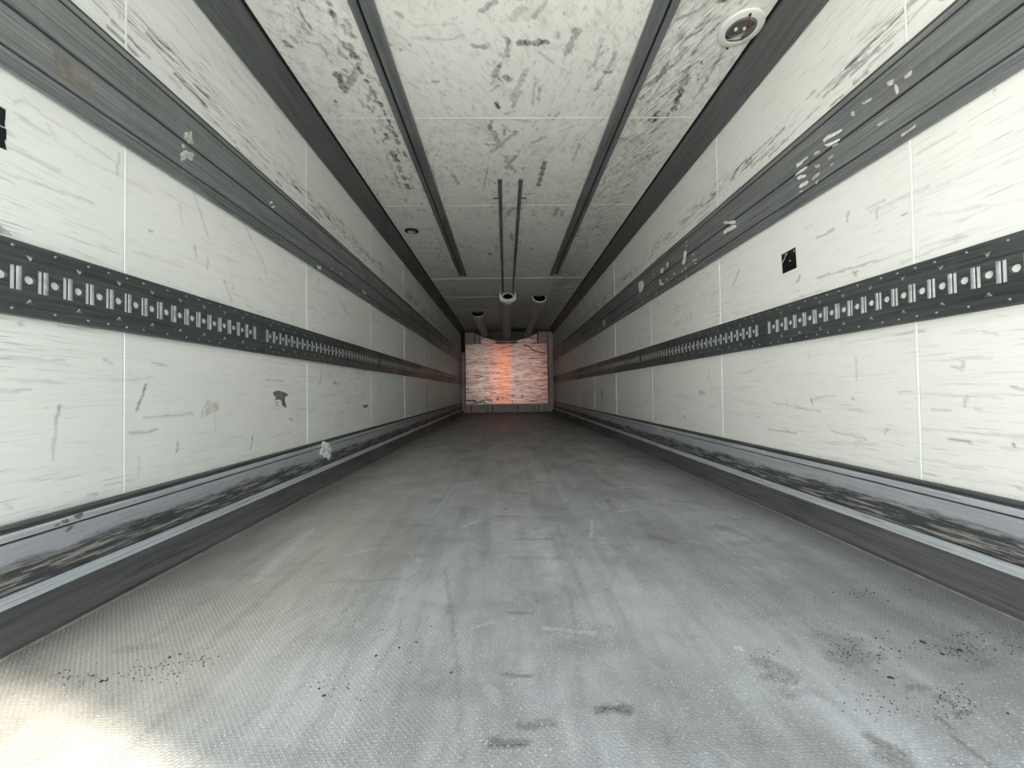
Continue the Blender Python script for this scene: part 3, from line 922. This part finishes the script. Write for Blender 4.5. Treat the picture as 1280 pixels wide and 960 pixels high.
ROWS = {-1: 'left', 1: 'right'}
WHICH = ['nearest perforated black cargo rail section on the {} wall, beside the doorway',
         'second perforated black cargo rail section on the {} wall from the doorway',
         'third perforated black cargo rail section on the {} wall from the doorway',
         'fourth perforated black cargo rail section on the {} wall, small and far off',
         'last black cargo rail section on the {} wall, plain with a groove, at the bulkhead']
for s in (-1, 1):
    RL = 1.754
    start = 0.127 if s < 0 else 0.155
    pl, rv, tb, lp, bk = rail_meshes(s, RL - .006, .042 if s < 0 else .05, 31)
    me_p, me_r, me_t = mesh('rail_plate', pl.v, pl.f), mesh('rivet', rv.v, rv.f, True), mesh('pressed_tab', tb.v, tb.f)
    me_l, me_b = mesh('slot_lip', lp.v, lp.f), mesh('backing_strip', bk.v, bk.f)
    for me, mt in ((me_p, 'steel'), (me_r, 'rivet'), (me_t, 'rivet'), (me_l, 'lip'), (me_b, 'pocket')):
        me.materials.append(M[mt])
    for i in range(5):
        y = start + RL * i
        e = tag(empty('cargo_rail', (wx(s, 0), y, RZ)), WHICH[i].format(ROWS[s]), 'cargo rail', 'cargo rails along the ' + ROWS[s] + ' wall')
        if i == 4:
            pl, rv, tb, lp, bk = rail_meshes(s, 10.38 - y, .042, 0)
            parts = [('rail_plate', mesh('rail_plate', pl.v, pl.f), M['steel']), ('rivet', mesh('rivet', rv.v, rv.f, True), M['rivet'])]
        else:
            parts = [('rail_plate', me_p, None), ('rivet', me_r, None), ('pressed_tab', me_t, None), ('slot_lip', me_l, None), ('backing_strip', me_b, None)]
        for nme, me, mt in parts:
            o = bpy.data.objects.new(nme, me)
            COL.objects.link(o)
            if mt is not None:
                me.materials.append(mt)
            o.parent = e
            if nme not in ('rail_plate', 'backing_strip'):
                o['kind'] = 'stuff'

# ------------------------------------------------------------------ ceiling tracks
for s, lb in ((-1, 'dark slotted ceiling track left of the ceiling middle'), (1, 'dark slotted ceiling track right of the ceiling middle')):
    yE = 5.50
    xo, xi = (.692, .586) if s < 0 else (.700, .592)
    e = tag(empty('ceiling_track', (s * (xo + xi) / 2, Y0, HC)), lb, 'ceiling track', 'slotted tracks under the ceiling')
    H = HC - .0005

    def X(d):
        return s * (xo - d)
    t = MB()
    t.prism([(X(.004), H), (X(.004), H - .008), (X(xo - xi - .004), H - .008), (X(xo - xi - .004), H)], Y0, yE - .004)
    t.build('track_base', M['black'], e)
    t = MB()
    t.prism([(X(0), H), (X(0), H - .016), (X(.003), H - .020), (X(.033), H - .020), (X(.035), H - .017), (X(.035), H - .0085), (X(.0035), H - .0085), (X(.0035), H)], Y0, yE)
    t.build('outer_flange', M['alu'], e)
    t = MB()
    w_ = xo - xi
    t.prism([(X(.047), H - .0085), (X(.047), H - .018), (X(.050), H - .021), (X(.064), H - .021), (X(.067), H - .017), (X(.078), H - .017), (X(.081), H - .021), (X(w_ - .003), H - .020), (X(w_), H - .016), (X(w_), H), (X(w_ - .0035), H), (X(w_ - .0035), H - .0085)], Y0, yE)
    t.build('inner_flange', M['alu'], e)
    t = MB()
    t.box(min(X(.028), X(.058)), max(X(.028), X(.058)), yE - .03, yE + .012, H - .024, H - .001)
    t.build('end_stop', M['duct'], e)

# thin strips in the ceiling middle
for s, x, lb in ((-1, -.0805, 'left one of two thin dark strips in the ceiling middle'), (1, .0815, 'right one of two thin dark strips in the ceiling middle')):
    e = tag(empty('ceiling_strip', (x, 3.02, HC)), lb, 'ceiling strip', 'thin strips leading to the middle duct')
    t = MB()
    H = HC - .0005
    t.prism([(x - .016, H), (x - .016, H - .010), (x - .013, H - .013), (x - .006, H - .013), (x - .004, H - .009), (x + .004, H - .009), (x + .006, H - .013), (x + .013, H - .013), (x + .016, H - .010), (x + .016, H)], 3.02, 6.42)
    t.build('profile', M['alu'], e)
    t = MB()
    t.tube([(x + s * .016, 3.30, H - .006), (x + s * .05, 3.30, H - .007)], .004, 8)
    t.tube([(x + s * .05, 3.30, H - .007), (x + s * .058, 3.30, H - .007)], .007, 8)
    t.build('end_pin', M['wire_black'], e)
    t = MB()
    t.box(x - .018, x + .018, 3.008, 3.02, H - .016, H - .001)
    t.build('end_cap', M['alu_dark'], e)

# ------------------------------------------------------------------ ceiling lamps


def lamp(x, y, R, label, broken, ringm, lensm):
    e = tag(empty('ceiling_lamp', (x, y, HC)), label, 'lamp', 'round lamps in the ceiling')
    c = (x, y, HC)
    t = MB()
    t.lathe([(R, -.0005), (R * 1.0, -.004), (R * .985, -.007), (R * .93, -.009), (R * .80, -.0105), (R * .72, -.0125), (R * .68, -.0125), (R * .66, -.010), (R * .66, -.001)], c, 40)
    t.build('lamp_ring', M[ringm], e, True)
    t = MB()
    t.lathe([(R * .66, -.0012), (R * .5, -.0014), (R * .3, -.002), (0.001, -.002)], c, 32, True)
    t.build('reflector', M[lensm], e, True)
    t = MB()
    t.lathe([(R * .655, -.011), (R * .60, -.014), (R * .565, -.015), (R * .55, -.013), (R * .55, -.004)], c, 32)
    t.build('inner_rim', M['alu'], e, True)
    for k in (-1, 1):
        t = MB()
        t.lathe([(.001, -.016), (.006, -.014), (.008, -.009), (.007, -.003)], (x + k * R * .22, y + R * .05, HC), 12)
        t.build('bulb', M['bulb'], e, True)
    t = MB()
    t.lathe([(R * .65, -.0115), (R * .5, -.020), (R * .35, -.026), (R * .18, -.029), (0.001, -.030)], c, 32, True)
    t.build('lamp_glass', M['glass'], e, True)
    if broken:
        z = HC
        t = MB()
        t.tube([(x + R * .22, y + R * .30, z - .033), (x + R * .10, y - R * .25, z - .040), (x - R * .02, y - R * .55, z - .036), (x - R * .06, y - R * .80, z - .022)], .0022, 6)
        t.build('loose_wire', M['wire_black'], e)
        t = MB()
        t.tube([(x - R * .20, y - R * .45, z - .031), (x - R * .10, y - R * .62, z - .036), (x - R * .06, y - R * .80, z - .022), (x + R * .04, y - R * .55, z - .037), (x + R * .07, y - R * .40, z - .036)], .0028, 6)
        t.build('loose_wire', M['wire_red'], e)
        for yy in (-.81, 1.03):
            t = MB()
            t.lathe([(.006, -.012 if yy < 0 else -.004), (.005, -.018 if yy < 0 else -.010), (.0005, -.020 if yy < 0 else -.012)], (x - R * .06, y + R * yy, HC), 10, True)
            t.build('screw', M['wire_black'], e)


lamp(1.040, 1.745, .096, 'large round ceiling lamp with white ring and loose wires, top right', True, 'ring', 'cup')
lamp(-.990, 3.97, .070, 'small round ceiling lamp with dark ring, left of the left ceiling track', False, 'gasket', 'ring')
lamp(.985, 6.24, .075, 'small far ceiling lamp right of the right duct', False, 'ring', 'ring')
lamp(-1.03, 8.35, .075, 'farthest ceiling lamp in the dark near the left duct', False, 'ring', 'ring')

# ------------------------------------------------------------------ air ducts


def duct(name_label, path, rads, flat, mouth):
    """half-open duct under the ceiling, with a scooped mouth at its near end"""
    e = tag(empty('air_duct', path[0]), name_label, 'air duct', 'air ducts under the ceiling')
    n = 20
    rims = []
    for part, k, mat in (('duct_skin', 1.0, 'duct'), ('duct_lining', .93, 'duct_in')):
        vs, fs = [], []
        for j, (p, r) in enumerate(zip(path, rads)):
            for i in range(n):
                a = 2 * math.pi * i / n
                kk = k if j or k == 1.0 else .80
                dx, dz = math.cos(a) * r * kk, math.sin(a) * r * flat * kk
                dy = 0.0
                if j == 0:        # slanted scoop: upper rim starts further in
                    dy = mouth * (math.sin(a) * .5 + .5)
                vs.append((p[0] + dx, p[1] + dy, min(p[2] + dz, HC - .004 - (1 - k) * .02)))
        for j in range(len(path) - 1):
            for i in range(n):
                fs.append((j * n + i, j * n + (i + 1) % n, (j + 1) * n + (i + 1) % n, (j + 1) * n + i))
        link(part, mesh(part, vs, fs, True), M[mat], e)
        rims.append(vs[:n])
    t = MB()
    t.add(rims[0] + rims[1], [(i, (i + 1) % n, (i + 1) % n + n, i + n) for i in range(n)])
    t.build('mouth_rim', M['duct'], e)
    return e


duct('middle grey air duct hanging from a cream bracket', [(0.0, 6.50, 2.105), (0.0, 7.2, 2.11), (0.0, 8.2, 2.115), (-.01, 9.2, 2.11), (-.01, 10.05, 2.09), (-.01, 10.165, 2.05)], [.115, .100, .097, .10, .11, .12], .85, 0.0)
duct('right grey air duct with a wide scooped mouth', [(.535, 6.45, 2.140), (.55, 6.9, 2.095), (.565, 7.6, 2.10), (.575, 8.8, 2.10), (.57, 10.05, 2.09), (.55, 10.165, 2.06)], [.125, .105, .085, .08, .085, .10], 1.0, 0.32)
duct('left short grey air duct with a dark open mouth', [(-.60, 7.75, 2.150), (-.605, 8.2, 2.10), (-.61, 9.0, 2.10), (-.60, 10.05, 2.09), (-.58, 10.165, 2.06)], [.150, .11, .095, .09, .10], .8, 0.38)
e = tag(empty('duct_bracket', (0, 6.48, HC)), 'cream bracket holding the middle air duct to the ceiling', 'bracket')
t = MB()
n = 14
outer = [(-.145, HC - .001)] + [(-.145 + .29 * i / n, HC - .225 + .03 * math.sin(math.pi * i / n)) for i in range(n + 1)] + [(.145, HC - .001)]
inner = [(.118 * math.cos(math.pi * i / n), HC - .02 - .115 * math.sin(math.pi * i / n)) for i in range(n + 1)]
vs, fs = [], []
ou = [(.14 * math.cos(math.pi * i / n) * (1 + .04 * math.sin(math.pi * i / n)), HC - .015 - .172 * (math.sin(math.pi * i / n) ** .28)) if 0 < i < n else ((.14 if i == 0 else -.14), HC - .004) for i in range(n + 1)]
for y in (6.40, 6.46):
    for a in (inner, ou):
        vs += [(x, y, z) for x, z in a]
k = n + 1
for i in range(n):
    fs += [(i, i + 1, k + i + 1, k + i), (2 * k + i, 2 * k + i + 1, 3 * k + i + 1, 3 * k + i), (i, i + 1, 2 * k + i + 1, 2 * k + i), (k + i, k + i + 1, 3 * k + i + 1, 3 * k + i)]
fs += [(0, k, 3 * k, 2 * k), (n, k + n, 3 * k + n, 2 * k + n)]
t.add(vs, fs)
t.build('clamp', M['cream'], e)
for sx in (-1, 1):
    t = MB()
    t.tube([(sx * .128, 6.40, HC - .03), (sx * .128, 6.392, HC - .03)], .009, 8)
    t.build('screw', M['wire_black'], e)

# ------------------------------------------------------------------ front end
e = tag(empty('cooler_cowl', (0, 10.2, 2.0)), 'dark curved cooler cowl under the ceiling above the bulkhead', 'cooler')
t = MB()
n = 24
bot = [(-.82 + 1.60 * i / n, 1.885 + .20 * (2 * i / n - 1) ** 2) for i in range(n + 1)]
t.prism(bot + [(.82, 2.115), (-.86, 2.115)], 10.19, 10.36)
t.build('cowl_shell', M['cowl'], e)
t = MB()
t.prism([(x, z - .006) for x, z in bot] + [(x, z + .010) for x, z in bot[::-1]], 10.178, 10.192)
t.build('cowl_rim', M['alu_dark'], e)
t = MB()
t.box(-.30, .26, 10.21, 10.34, 1.835, 1.885)
t.build('drain_tray', M['post'], e)

e = tag(empty('bulkhead', (0, 10.42, 0)), 'worn pinkish bulkhead panel with a painted orange glow at the far end', 'bulkhead')
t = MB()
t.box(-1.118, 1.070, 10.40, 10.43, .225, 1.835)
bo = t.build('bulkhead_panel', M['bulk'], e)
bv = bo.modifiers.new('bevel', 'BEVEL')
bv.width = .006
for x0, x1 in ((-1.222, -1.135), (1.088, 1.215)):
    t = MB()
    t.box(x0, x1, 10.40, 10.46, .0, 1.62 if x0 < 0 else 2.13)
    t.build('side_post', M['post'], e)
t = MB()
t.box(-1.13, 1.08, 10.395, 10.42, .197, .222)
t.build('bottom_rail', M['ring'], e)
for x0, x1, dz in ((-1.118, -.985, 0), (-.965, -.545, .0), (-.530, -.430, -.02), (-.410, .255, .0), (.275, .690, 0), (.705, .815, -.01), (.83, .945, 0), (.965, 1.075, 0)):
    t = MB()
    t.box(x0, x1, 10.40 - dz, 10.44, .004, .190)
    t.build('base_block', M['post'], e)
for x0, x1 in ((-1.12, -.87), (-.85, -.74), (-.71, .80), (.83, 1.07)):
    t = MB()
    t.box(x0, x1, 10.43, 10.46, 1.845, 2.14)
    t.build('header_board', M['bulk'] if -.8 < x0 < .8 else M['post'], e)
for x, z, w_, h_ in ((-.93, .29, .16, .05), (-.70, .285, .16, .05)):
    t = MB()
    t.box(x - w_ / 2, x + w_ / 2, 10.375, 10.40, z - h_ / 2, z + h_ / 2)
    t.build('latch_plate', M['ring'], e)
t = MB()
t.tube([(-1.10, 10.385, .335), (-.86, 10.385, .335), (-.83, 10.385, .265), (-.72, 10.385, .265), (-.69, 10.385, .335), (-.40, 10.385, .335)], .012, 8)
t.build('hanging_cable', M['wire_black'], e)
t = MB()
t.tube([(.45, 10.39, 1.79), (.58, 10.388, 1.74), (.68, 10.385, 1.64), (.80, 10.385, 1.60), (.98, 10.385, 1.57), (1.04, 10.39, 1.60)], .011, 8)
t.build('hanging_cable', M['wire_black'], e)
t = MB()
t.box(-1.222, -1.14, 10.38, 10.47, 1.60, 2.16)
t.build('black_conduit', M['black'], e)

# ------------------------------------------------------------------ stickers, tapes and chips on the walls


def patch(name, s, o, polys, off, sc, mat, thick=.0012, crumple=0.0, label=None, cat=None, parent=None, group=None):
    """thin torn piece(s) stuck on the surface o inward of the wall on side s; several pieces become parts of one thing"""
    r = random.Random(len(polys) * 31 + int(off[0]))
    built = []
    for poly in polys:
        pts = [at(off[0] + x / sc, off[1] + y / sc, 0, wx(s, o)) for x, y in poly]
        full = []                # a few jittered points along each side give it a torn edge
        for i, p in enumerate(pts):
            q = pts[(i + 1) % len(pts)]
            L = (q - p).length
            k = 3 if crumple >= 0 and L > .01 else 1
            for j in range(k):
                v = p.lerp(q, j / k)
                if j and crumple >= 0:
                    v = v + Vector((0, r.uniform(-.06, .06) * L, r.uniform(-.06, .06) * L))
                full.append(v)
        c = sum(full, Vector()) / len(full)
        n = len(full)
        inn = -s
        vs = list(full) + [Vector((v.x + inn * (thick + max(0, crumple) * r.random()), v.y, v.z)) for v in full]
        mids = [v.lerp(c, .5) for v in full]
        vs += [Vector((v.x + inn * (thick + max(0, crumple) * r.random()), v.y, v.z)) for v in mids]
        vs += [Vector((c.x + inn * (thick + max(0, crumple) * .5), c.y, c.z))]
        fs = []
        for i in range(n):
            j = (i + 1) % n
            fs += [(i, j, n + j, n + i), (n + i, n + j, 2 * n + j, 2 * n + i), (2 * n + i, 2 * n + j, 3 * n)]
        built.append((c, vs, fs))
    if parent is not None:
        return [link(name, mesh(name, vs, fs), M[mat], parent) for c, vs, fs in built]
    cen = sum((b[0] for b in built), Vector()) / len(built)
    if len(built) == 1:
        ob = link(name, mesh(name, [v - cen for v in built[0][1]], built[0][2]), M[mat])
        ob.location = cen
        return tag(ob, label, cat, group)
    e = tag(empty(name, cen), label, cat, group)
    for c, vs, fs in built:
        link('scrap', mesh('scrap', vs, fs), M[mat], e)
    return e


OB = .0267       # face of the scuff boards
OK = .0287       # face of the kick boards
bt = patch('tape_patch', 1, .0002, [[(325, 350), (660, 170), (690, 665), (355, 815)]], (960, 300), 19.2, 'tape', .0008, -1, 'square of black tape on the right wall above the cargo rail', 'tape')
patch('tape_patch', -1, .0002, [[(-60, 122), (80, 205), (78, 330), (65, 400), (72, 470), (-60, 410)], [(-60, 430), (72, 488), (90, 500), (90, 660), (62, 660), (95, 815), (-60, 745)]], (0, 120), 12, 'tape', .0008, -1, 'black tape with ragged edge on the left wall near the doorway', 'tape')
patch('scratch', 1, .0011, [[(338, 545), (352, 555), (408, 450), (438, 350), (475, 318), (462, 300), (425, 335), (395, 430)], [(510, 490), (530, 480), (550, 498), (535, 520), (515, 512)], [(612, 285), (630, 225), (650, 230), (625, 292)], [(362, 345), (405, 318), (412, 330), (370, 352)]], (960, 300), 19.2, 'paper_grey', .0004, -1, parent=bt)
patch('tape_patch', -1, OK, [[(345, 255), (375, 265), (433, 325), (425, 370), (405, 375), (415, 400), (403, 438), (345, 410), (318, 380), (330, 325), (345, 320), (335, 290)]], (360, 520), 8, 'paper', .001, .012, 'crumpled whitish tape stuck on the left kick board', 'tape')
patch('tape_patch', 1, OB, [[(1000, 140), (1060, 135), (1110, 125), (1120, 150), (1060, 160), (1005, 158)]], (780, 260), 8, 'paper', .001, .002, 'upper white tape strip of a pair on the right scuff board', 'tape', group='white tape strips')
patch('tape_patch', 1, OB, [[(1000, 235), (1090, 170), (1128, 180), (1120, 195), (1000, 262)]], (780, 260), 8, 'paper', .001, .002, 'lower slanted white tape strip of a pair on the right scuff board', 'tape', group='white tape strips')
patch('paper_label', 1, OB, [[(145, 745), (190, 725), (200, 775), (185, 830), (150, 852)]], (780, 260), 8, 'paper', .0008, .001, 'small squarish faded paper label on the right scuff board', 'label')
patch('label_residue', 1, OB, [[(600, 435), (625, 425), (625, 465), (610, 540), (600, 570), (580, 550), (595, 500)], [(610, 590), (622, 590), (620, 615), (610, 615)], [(578, 628), (590, 628), (588, 645), (576, 645)], [(615, 680), (632, 685), (628, 700), (615, 695)], [(620, 328), (632, 325), (630, 340), (620, 340)], [(625, 372), (636, 370), (632, 385), (624, 385)]], (780, 260), 8, 'paper', .0006, .001, 'upright ragged white tape scrap on the right scuff board', 'tape scrap', group='scraps on the right scuff board')
patch('label_residue', 1, OB, [[(685, 460), (705, 455), (700, 470), (683, 475)], [(690, 520), (730, 505), (730, 515), (695, 535)], [(700, 550), (730, 545), (725, 560), (705, 565)], [(715, 445), (728, 440), (724, 450)]], (780, 260), 8, 'paper', .0006, .001, 'three short white scraps in a column on the right scuff board', 'tape scrap', group='scraps on the right scuff board')
patch('label_residue', 1, OB, [[(355, 715), (370, 712), (370, 745), (405, 755), (395, 770), (355, 775)], [(365, 610), (400, 600), (390, 650), (365, 650)], [(425, 545), (445, 540), (440, 590), (425, 590)], [(415, 605), (428, 600), (422, 615)], [(490, 655), (515, 648), (515, 660), (490, 668)], [(418, 715), (438, 708), (436, 716), (418, 724)], [(290, 655), (302, 655), (300, 668), (290, 668)], [(316, 842), (328, 842), (326, 858), (318, 858)]], (780, 260), 8, 'paper', .0006, .001, 'loose cluster of white scraps with an L shape on the right scuff board', 'tape scrap', group='scraps on the right scuff board')
patch('label_residue', 1, OB, [[(210, 500), (250, 460), (275, 520), (265, 580), (245, 620), (225, 590)], [(115, 650), (128, 640), (130, 665)], [(145, 665), (160, 650), (160, 700), (150, 705)]], (740, 370), 16, 'paper', .0008, .001, 'farthest pale rounded scrap on the right scuff board', 'tape scrap', group='scraps on the right scuff board')
patch('label_residue', 1, OB, [[(550, 360), (600, 310), (735, 250), (745, 265), (640, 330), (560, 382)], [(560, 410), (720, 345), (720, 365), (600, 430)], [(640, 425), (700, 390), (700, 402), (650, 432)]], (960, 130), 8, 'paper', .0006, .001, 'streaky white label remnant, upper right of the big torn patch on the right scuff board', 'label remnant', group='remnants of the big torn labels')
patch('label_residue', 1, OB, [[(285, 600), (400, 525), (400, 540), (290, 635)], [(275, 705), (390, 620), (395, 635), (280, 715)], [(290, 740), (320, 715), (380, 700), (375, 730), (310, 760)], [(305, 830), (340, 790), (400, 765), (405, 790), (330, 840)], [(315, 875), (350, 860), (352, 870), (320, 885)]], (960, 130), 8, 'paper', .0006, .001, 'largest white label remnant, left of the big torn patch on the right scuff board', 'label remnant', group='remnants of the big torn labels')
patch('label_residue', 1, OB, [[(455, 505), (485, 470), (520, 465), (515, 490), (460, 515)], [(465, 615), (520, 600), (515, 625), (480, 640)], [(440, 750), (480, 700), (520, 680), (515, 705), (450, 765)], [(600, 545), (650, 500), (655, 515), (615, 560)], [(620, 605), (655, 585), (650, 605), (625, 620)], [(470, 780), (510, 755), (490, 800), (475, 800)]], (960, 130), 8, 'paper_grey', .0006, .001, 'grey label crumbs in the middle of the big torn patch on the right scuff board', 'label remnant', group='remnants of the big torn labels')
patch('label_residue', 1, OB, [[(595, 410), (630, 395), (620, 425), (600, 428)], [(635, 420), (650, 430), (655, 460), (645, 472), (632, 440)], [(680, 380), (720, 350), (720, 375), (685, 395)], [(415, 560), (430, 555), (435, 580), (420, 580)], [(470, 515), (520, 488), (515, 505), (475, 522)], [(545, 625), (600, 590), (595, 605), (555, 630)], [(665, 672), (740, 620), (738, 636), (672, 684)]], (960, 0), 4, 'paper_grey', .0006, .001, 'scattered grey label crumbs high on the right scuff board, nearest the doorway', 'label remnant')
patch('label_residue', -1, OB, [[(925, 660), (960, 655), (960, 690), (970, 720), (940, 715), (920, 690)], [(900, 765), (930, 750), (970, 770), (960, 805), (930, 790), (905, 810)], [(905, 722), (918, 720), (925, 740), (910, 740)]], (0, 0), 4, 'paper_grey', .0006, .001, 'pale torn label remnant on the left scuff board', 'label remnant')
patch('label_residue', -1, OB, [[(65, 50), (80, 45), (84, 54), (70, 62)], [(75, 72), (92, 68), (95, 77), (80, 80)], [(305, 365), (325, 370), (325, 390), (308, 385)], [(375, 380), (387, 383), (380, 392)], [(420, 405), (432, 408), (428, 415)], [(530, 492), (552, 508), (548, 514), (530, 500)]], (320, 240), 4, 'paper', .0006, .001, 'row of tiny white scraps along the far left scuff board', 'tape scrap')
patch('glue_stain', -1, OB, [[(265, 240), (375, 330), (460, 400), (480, 490), (400, 450), (290, 360)]], (0, 0), 4, 'brown', .0004, -1, 'brown grimy glue patch on the left scuff board near the doorway', 'glue patch')
patch('paper_label', -1, .0003, [[(1010, 130), (1040, 80), (1090, 90), (1095, 130), (1050, 150), (1005, 175)]], (0, 480), 4, 'faded', .0006, .001, 'grey torn sticker low on the left wall above the kick board', 'sticker')
patch('chipped_spot', -1, .0003, [[(90, 160), (140, 148), (200, 160), (245, 190), (215, 205), (205, 240), (225, 320), (180, 290), (190, 255), (160, 235), (105, 245), (120, 215), (95, 190)], [(115, 262), (145, 260), (140, 270), (118, 272)], [(118, 295), (142, 288), (135, 302)]], (330, 470), 8, 'brown', .0005, 0, parent=wall_l)
patch('chipped_spot', -1, .0003, [[(985, 285), (1035, 285), (1040, 305), (1020, 320), (1000, 315)]], (330, 470), 8, 'brown', .0005, 0, parent=wall_l)
patch('paper_label', -1, .0003, [[(-30, -10), (60, 55), (130, 118), (-30, 84)]], (0, 280), 8, 'paper_grey', .0006, -1, 'grey sticker corner right above the nearest left cargo rail', 'sticker')
patch('glue_stain', -1, OK, [[(740, 195), (830, 165), (820, 200), (790, 230), (745, 215)], [(615, 245), (670, 228), (695, 250), (665, 270), (620, 270)], [(545, 290), (600, 265), (590, 285), (550, 305)], [(650, 355), (690, 310), (740, 290), (700, 340), (655, 365)]], (0, 620), 8, 'brown', .0006, .001, 'small brown glue flakes on the left kick board near the doorway', 'glue flakes')
patch('tape_patch', 1, OK, [[(725, 210), (745, 212), (748, 232), (738, 240), (745, 246), (722, 238)]], (640, 480), 4, 'paper_grey', .0008, .002, 'small pale scrap stuck on the right kick board', 'tape')

# black crumbs of dirt on the floor
m = MB()
rn = random.Random(21)
spots = []
for (cx, cy, sx, sy, n) in ((1075, 815, 60, 22, 90), (1190, 810, 60, 18, 70), (1190, 880, 50, 25, 70), (1100, 880, 70, 25, 40), (1250, 790, 60, 40, 40), (100, 850, 60, 15, 40), (190, 840, 50, 18, 60), (250, 825, 20, 10, 25), (420, 860, 60, 30, 25), (500, 790, 60, 40, 16), (640, 760, 120, 40, 10), (1060, 740, 60, 12, 30), (700, 650, 160, 60, 12), (950, 815, 30, 12, 10)):
    for i in range(n):
        spots.append((rn.gauss(cx, sx / 2), rn.gauss(cy, sy / 2), rn.uniform(.8, 2.0)))
spots += [(405, 870, 4.5), (399, 861, 3), (470, 820, 3.5), (499, 810, 3), (520, 803, 3), (1112, 847, 5), (1115, 848, 4), (1260, 892, 3.5), (127, 852, 4), (133, 851, 3), (225, 818, 3), (212, 822, 3.5), (1154, 803, 5), (1200, 813, 5), (1178, 818, 4), (564, 841, 3)]
for x, y, r in spots:
    p = at(x, y, 2, 0)
    if abs(p.x) > FX - .02:
        continue
    d = (p - CAM).dot(FW)
    R = r * d / FOC * .62
    a0 = rn.uniform(0, 6)
    vs = [(p.x + R * rn.uniform(.6, 1.5) * math.cos(a0 + i * 1.2566), p.y + R * rn.uniform(.7, 1.3) * math.sin(a0 + i * 1.2566), .0004) for i in range(5)] + [(p.x, p.y, .001 + R * .55)]
    m.add(vs, [(i, (i + 1) % 5, 5) for i in range(5)] + [(4, 3, 2, 1, 0)])
tag(m.build('dirt_crumbs', M['crumb']), 'black dirt crumbs scattered over the grey floor', 'dirt', kind='stuff')
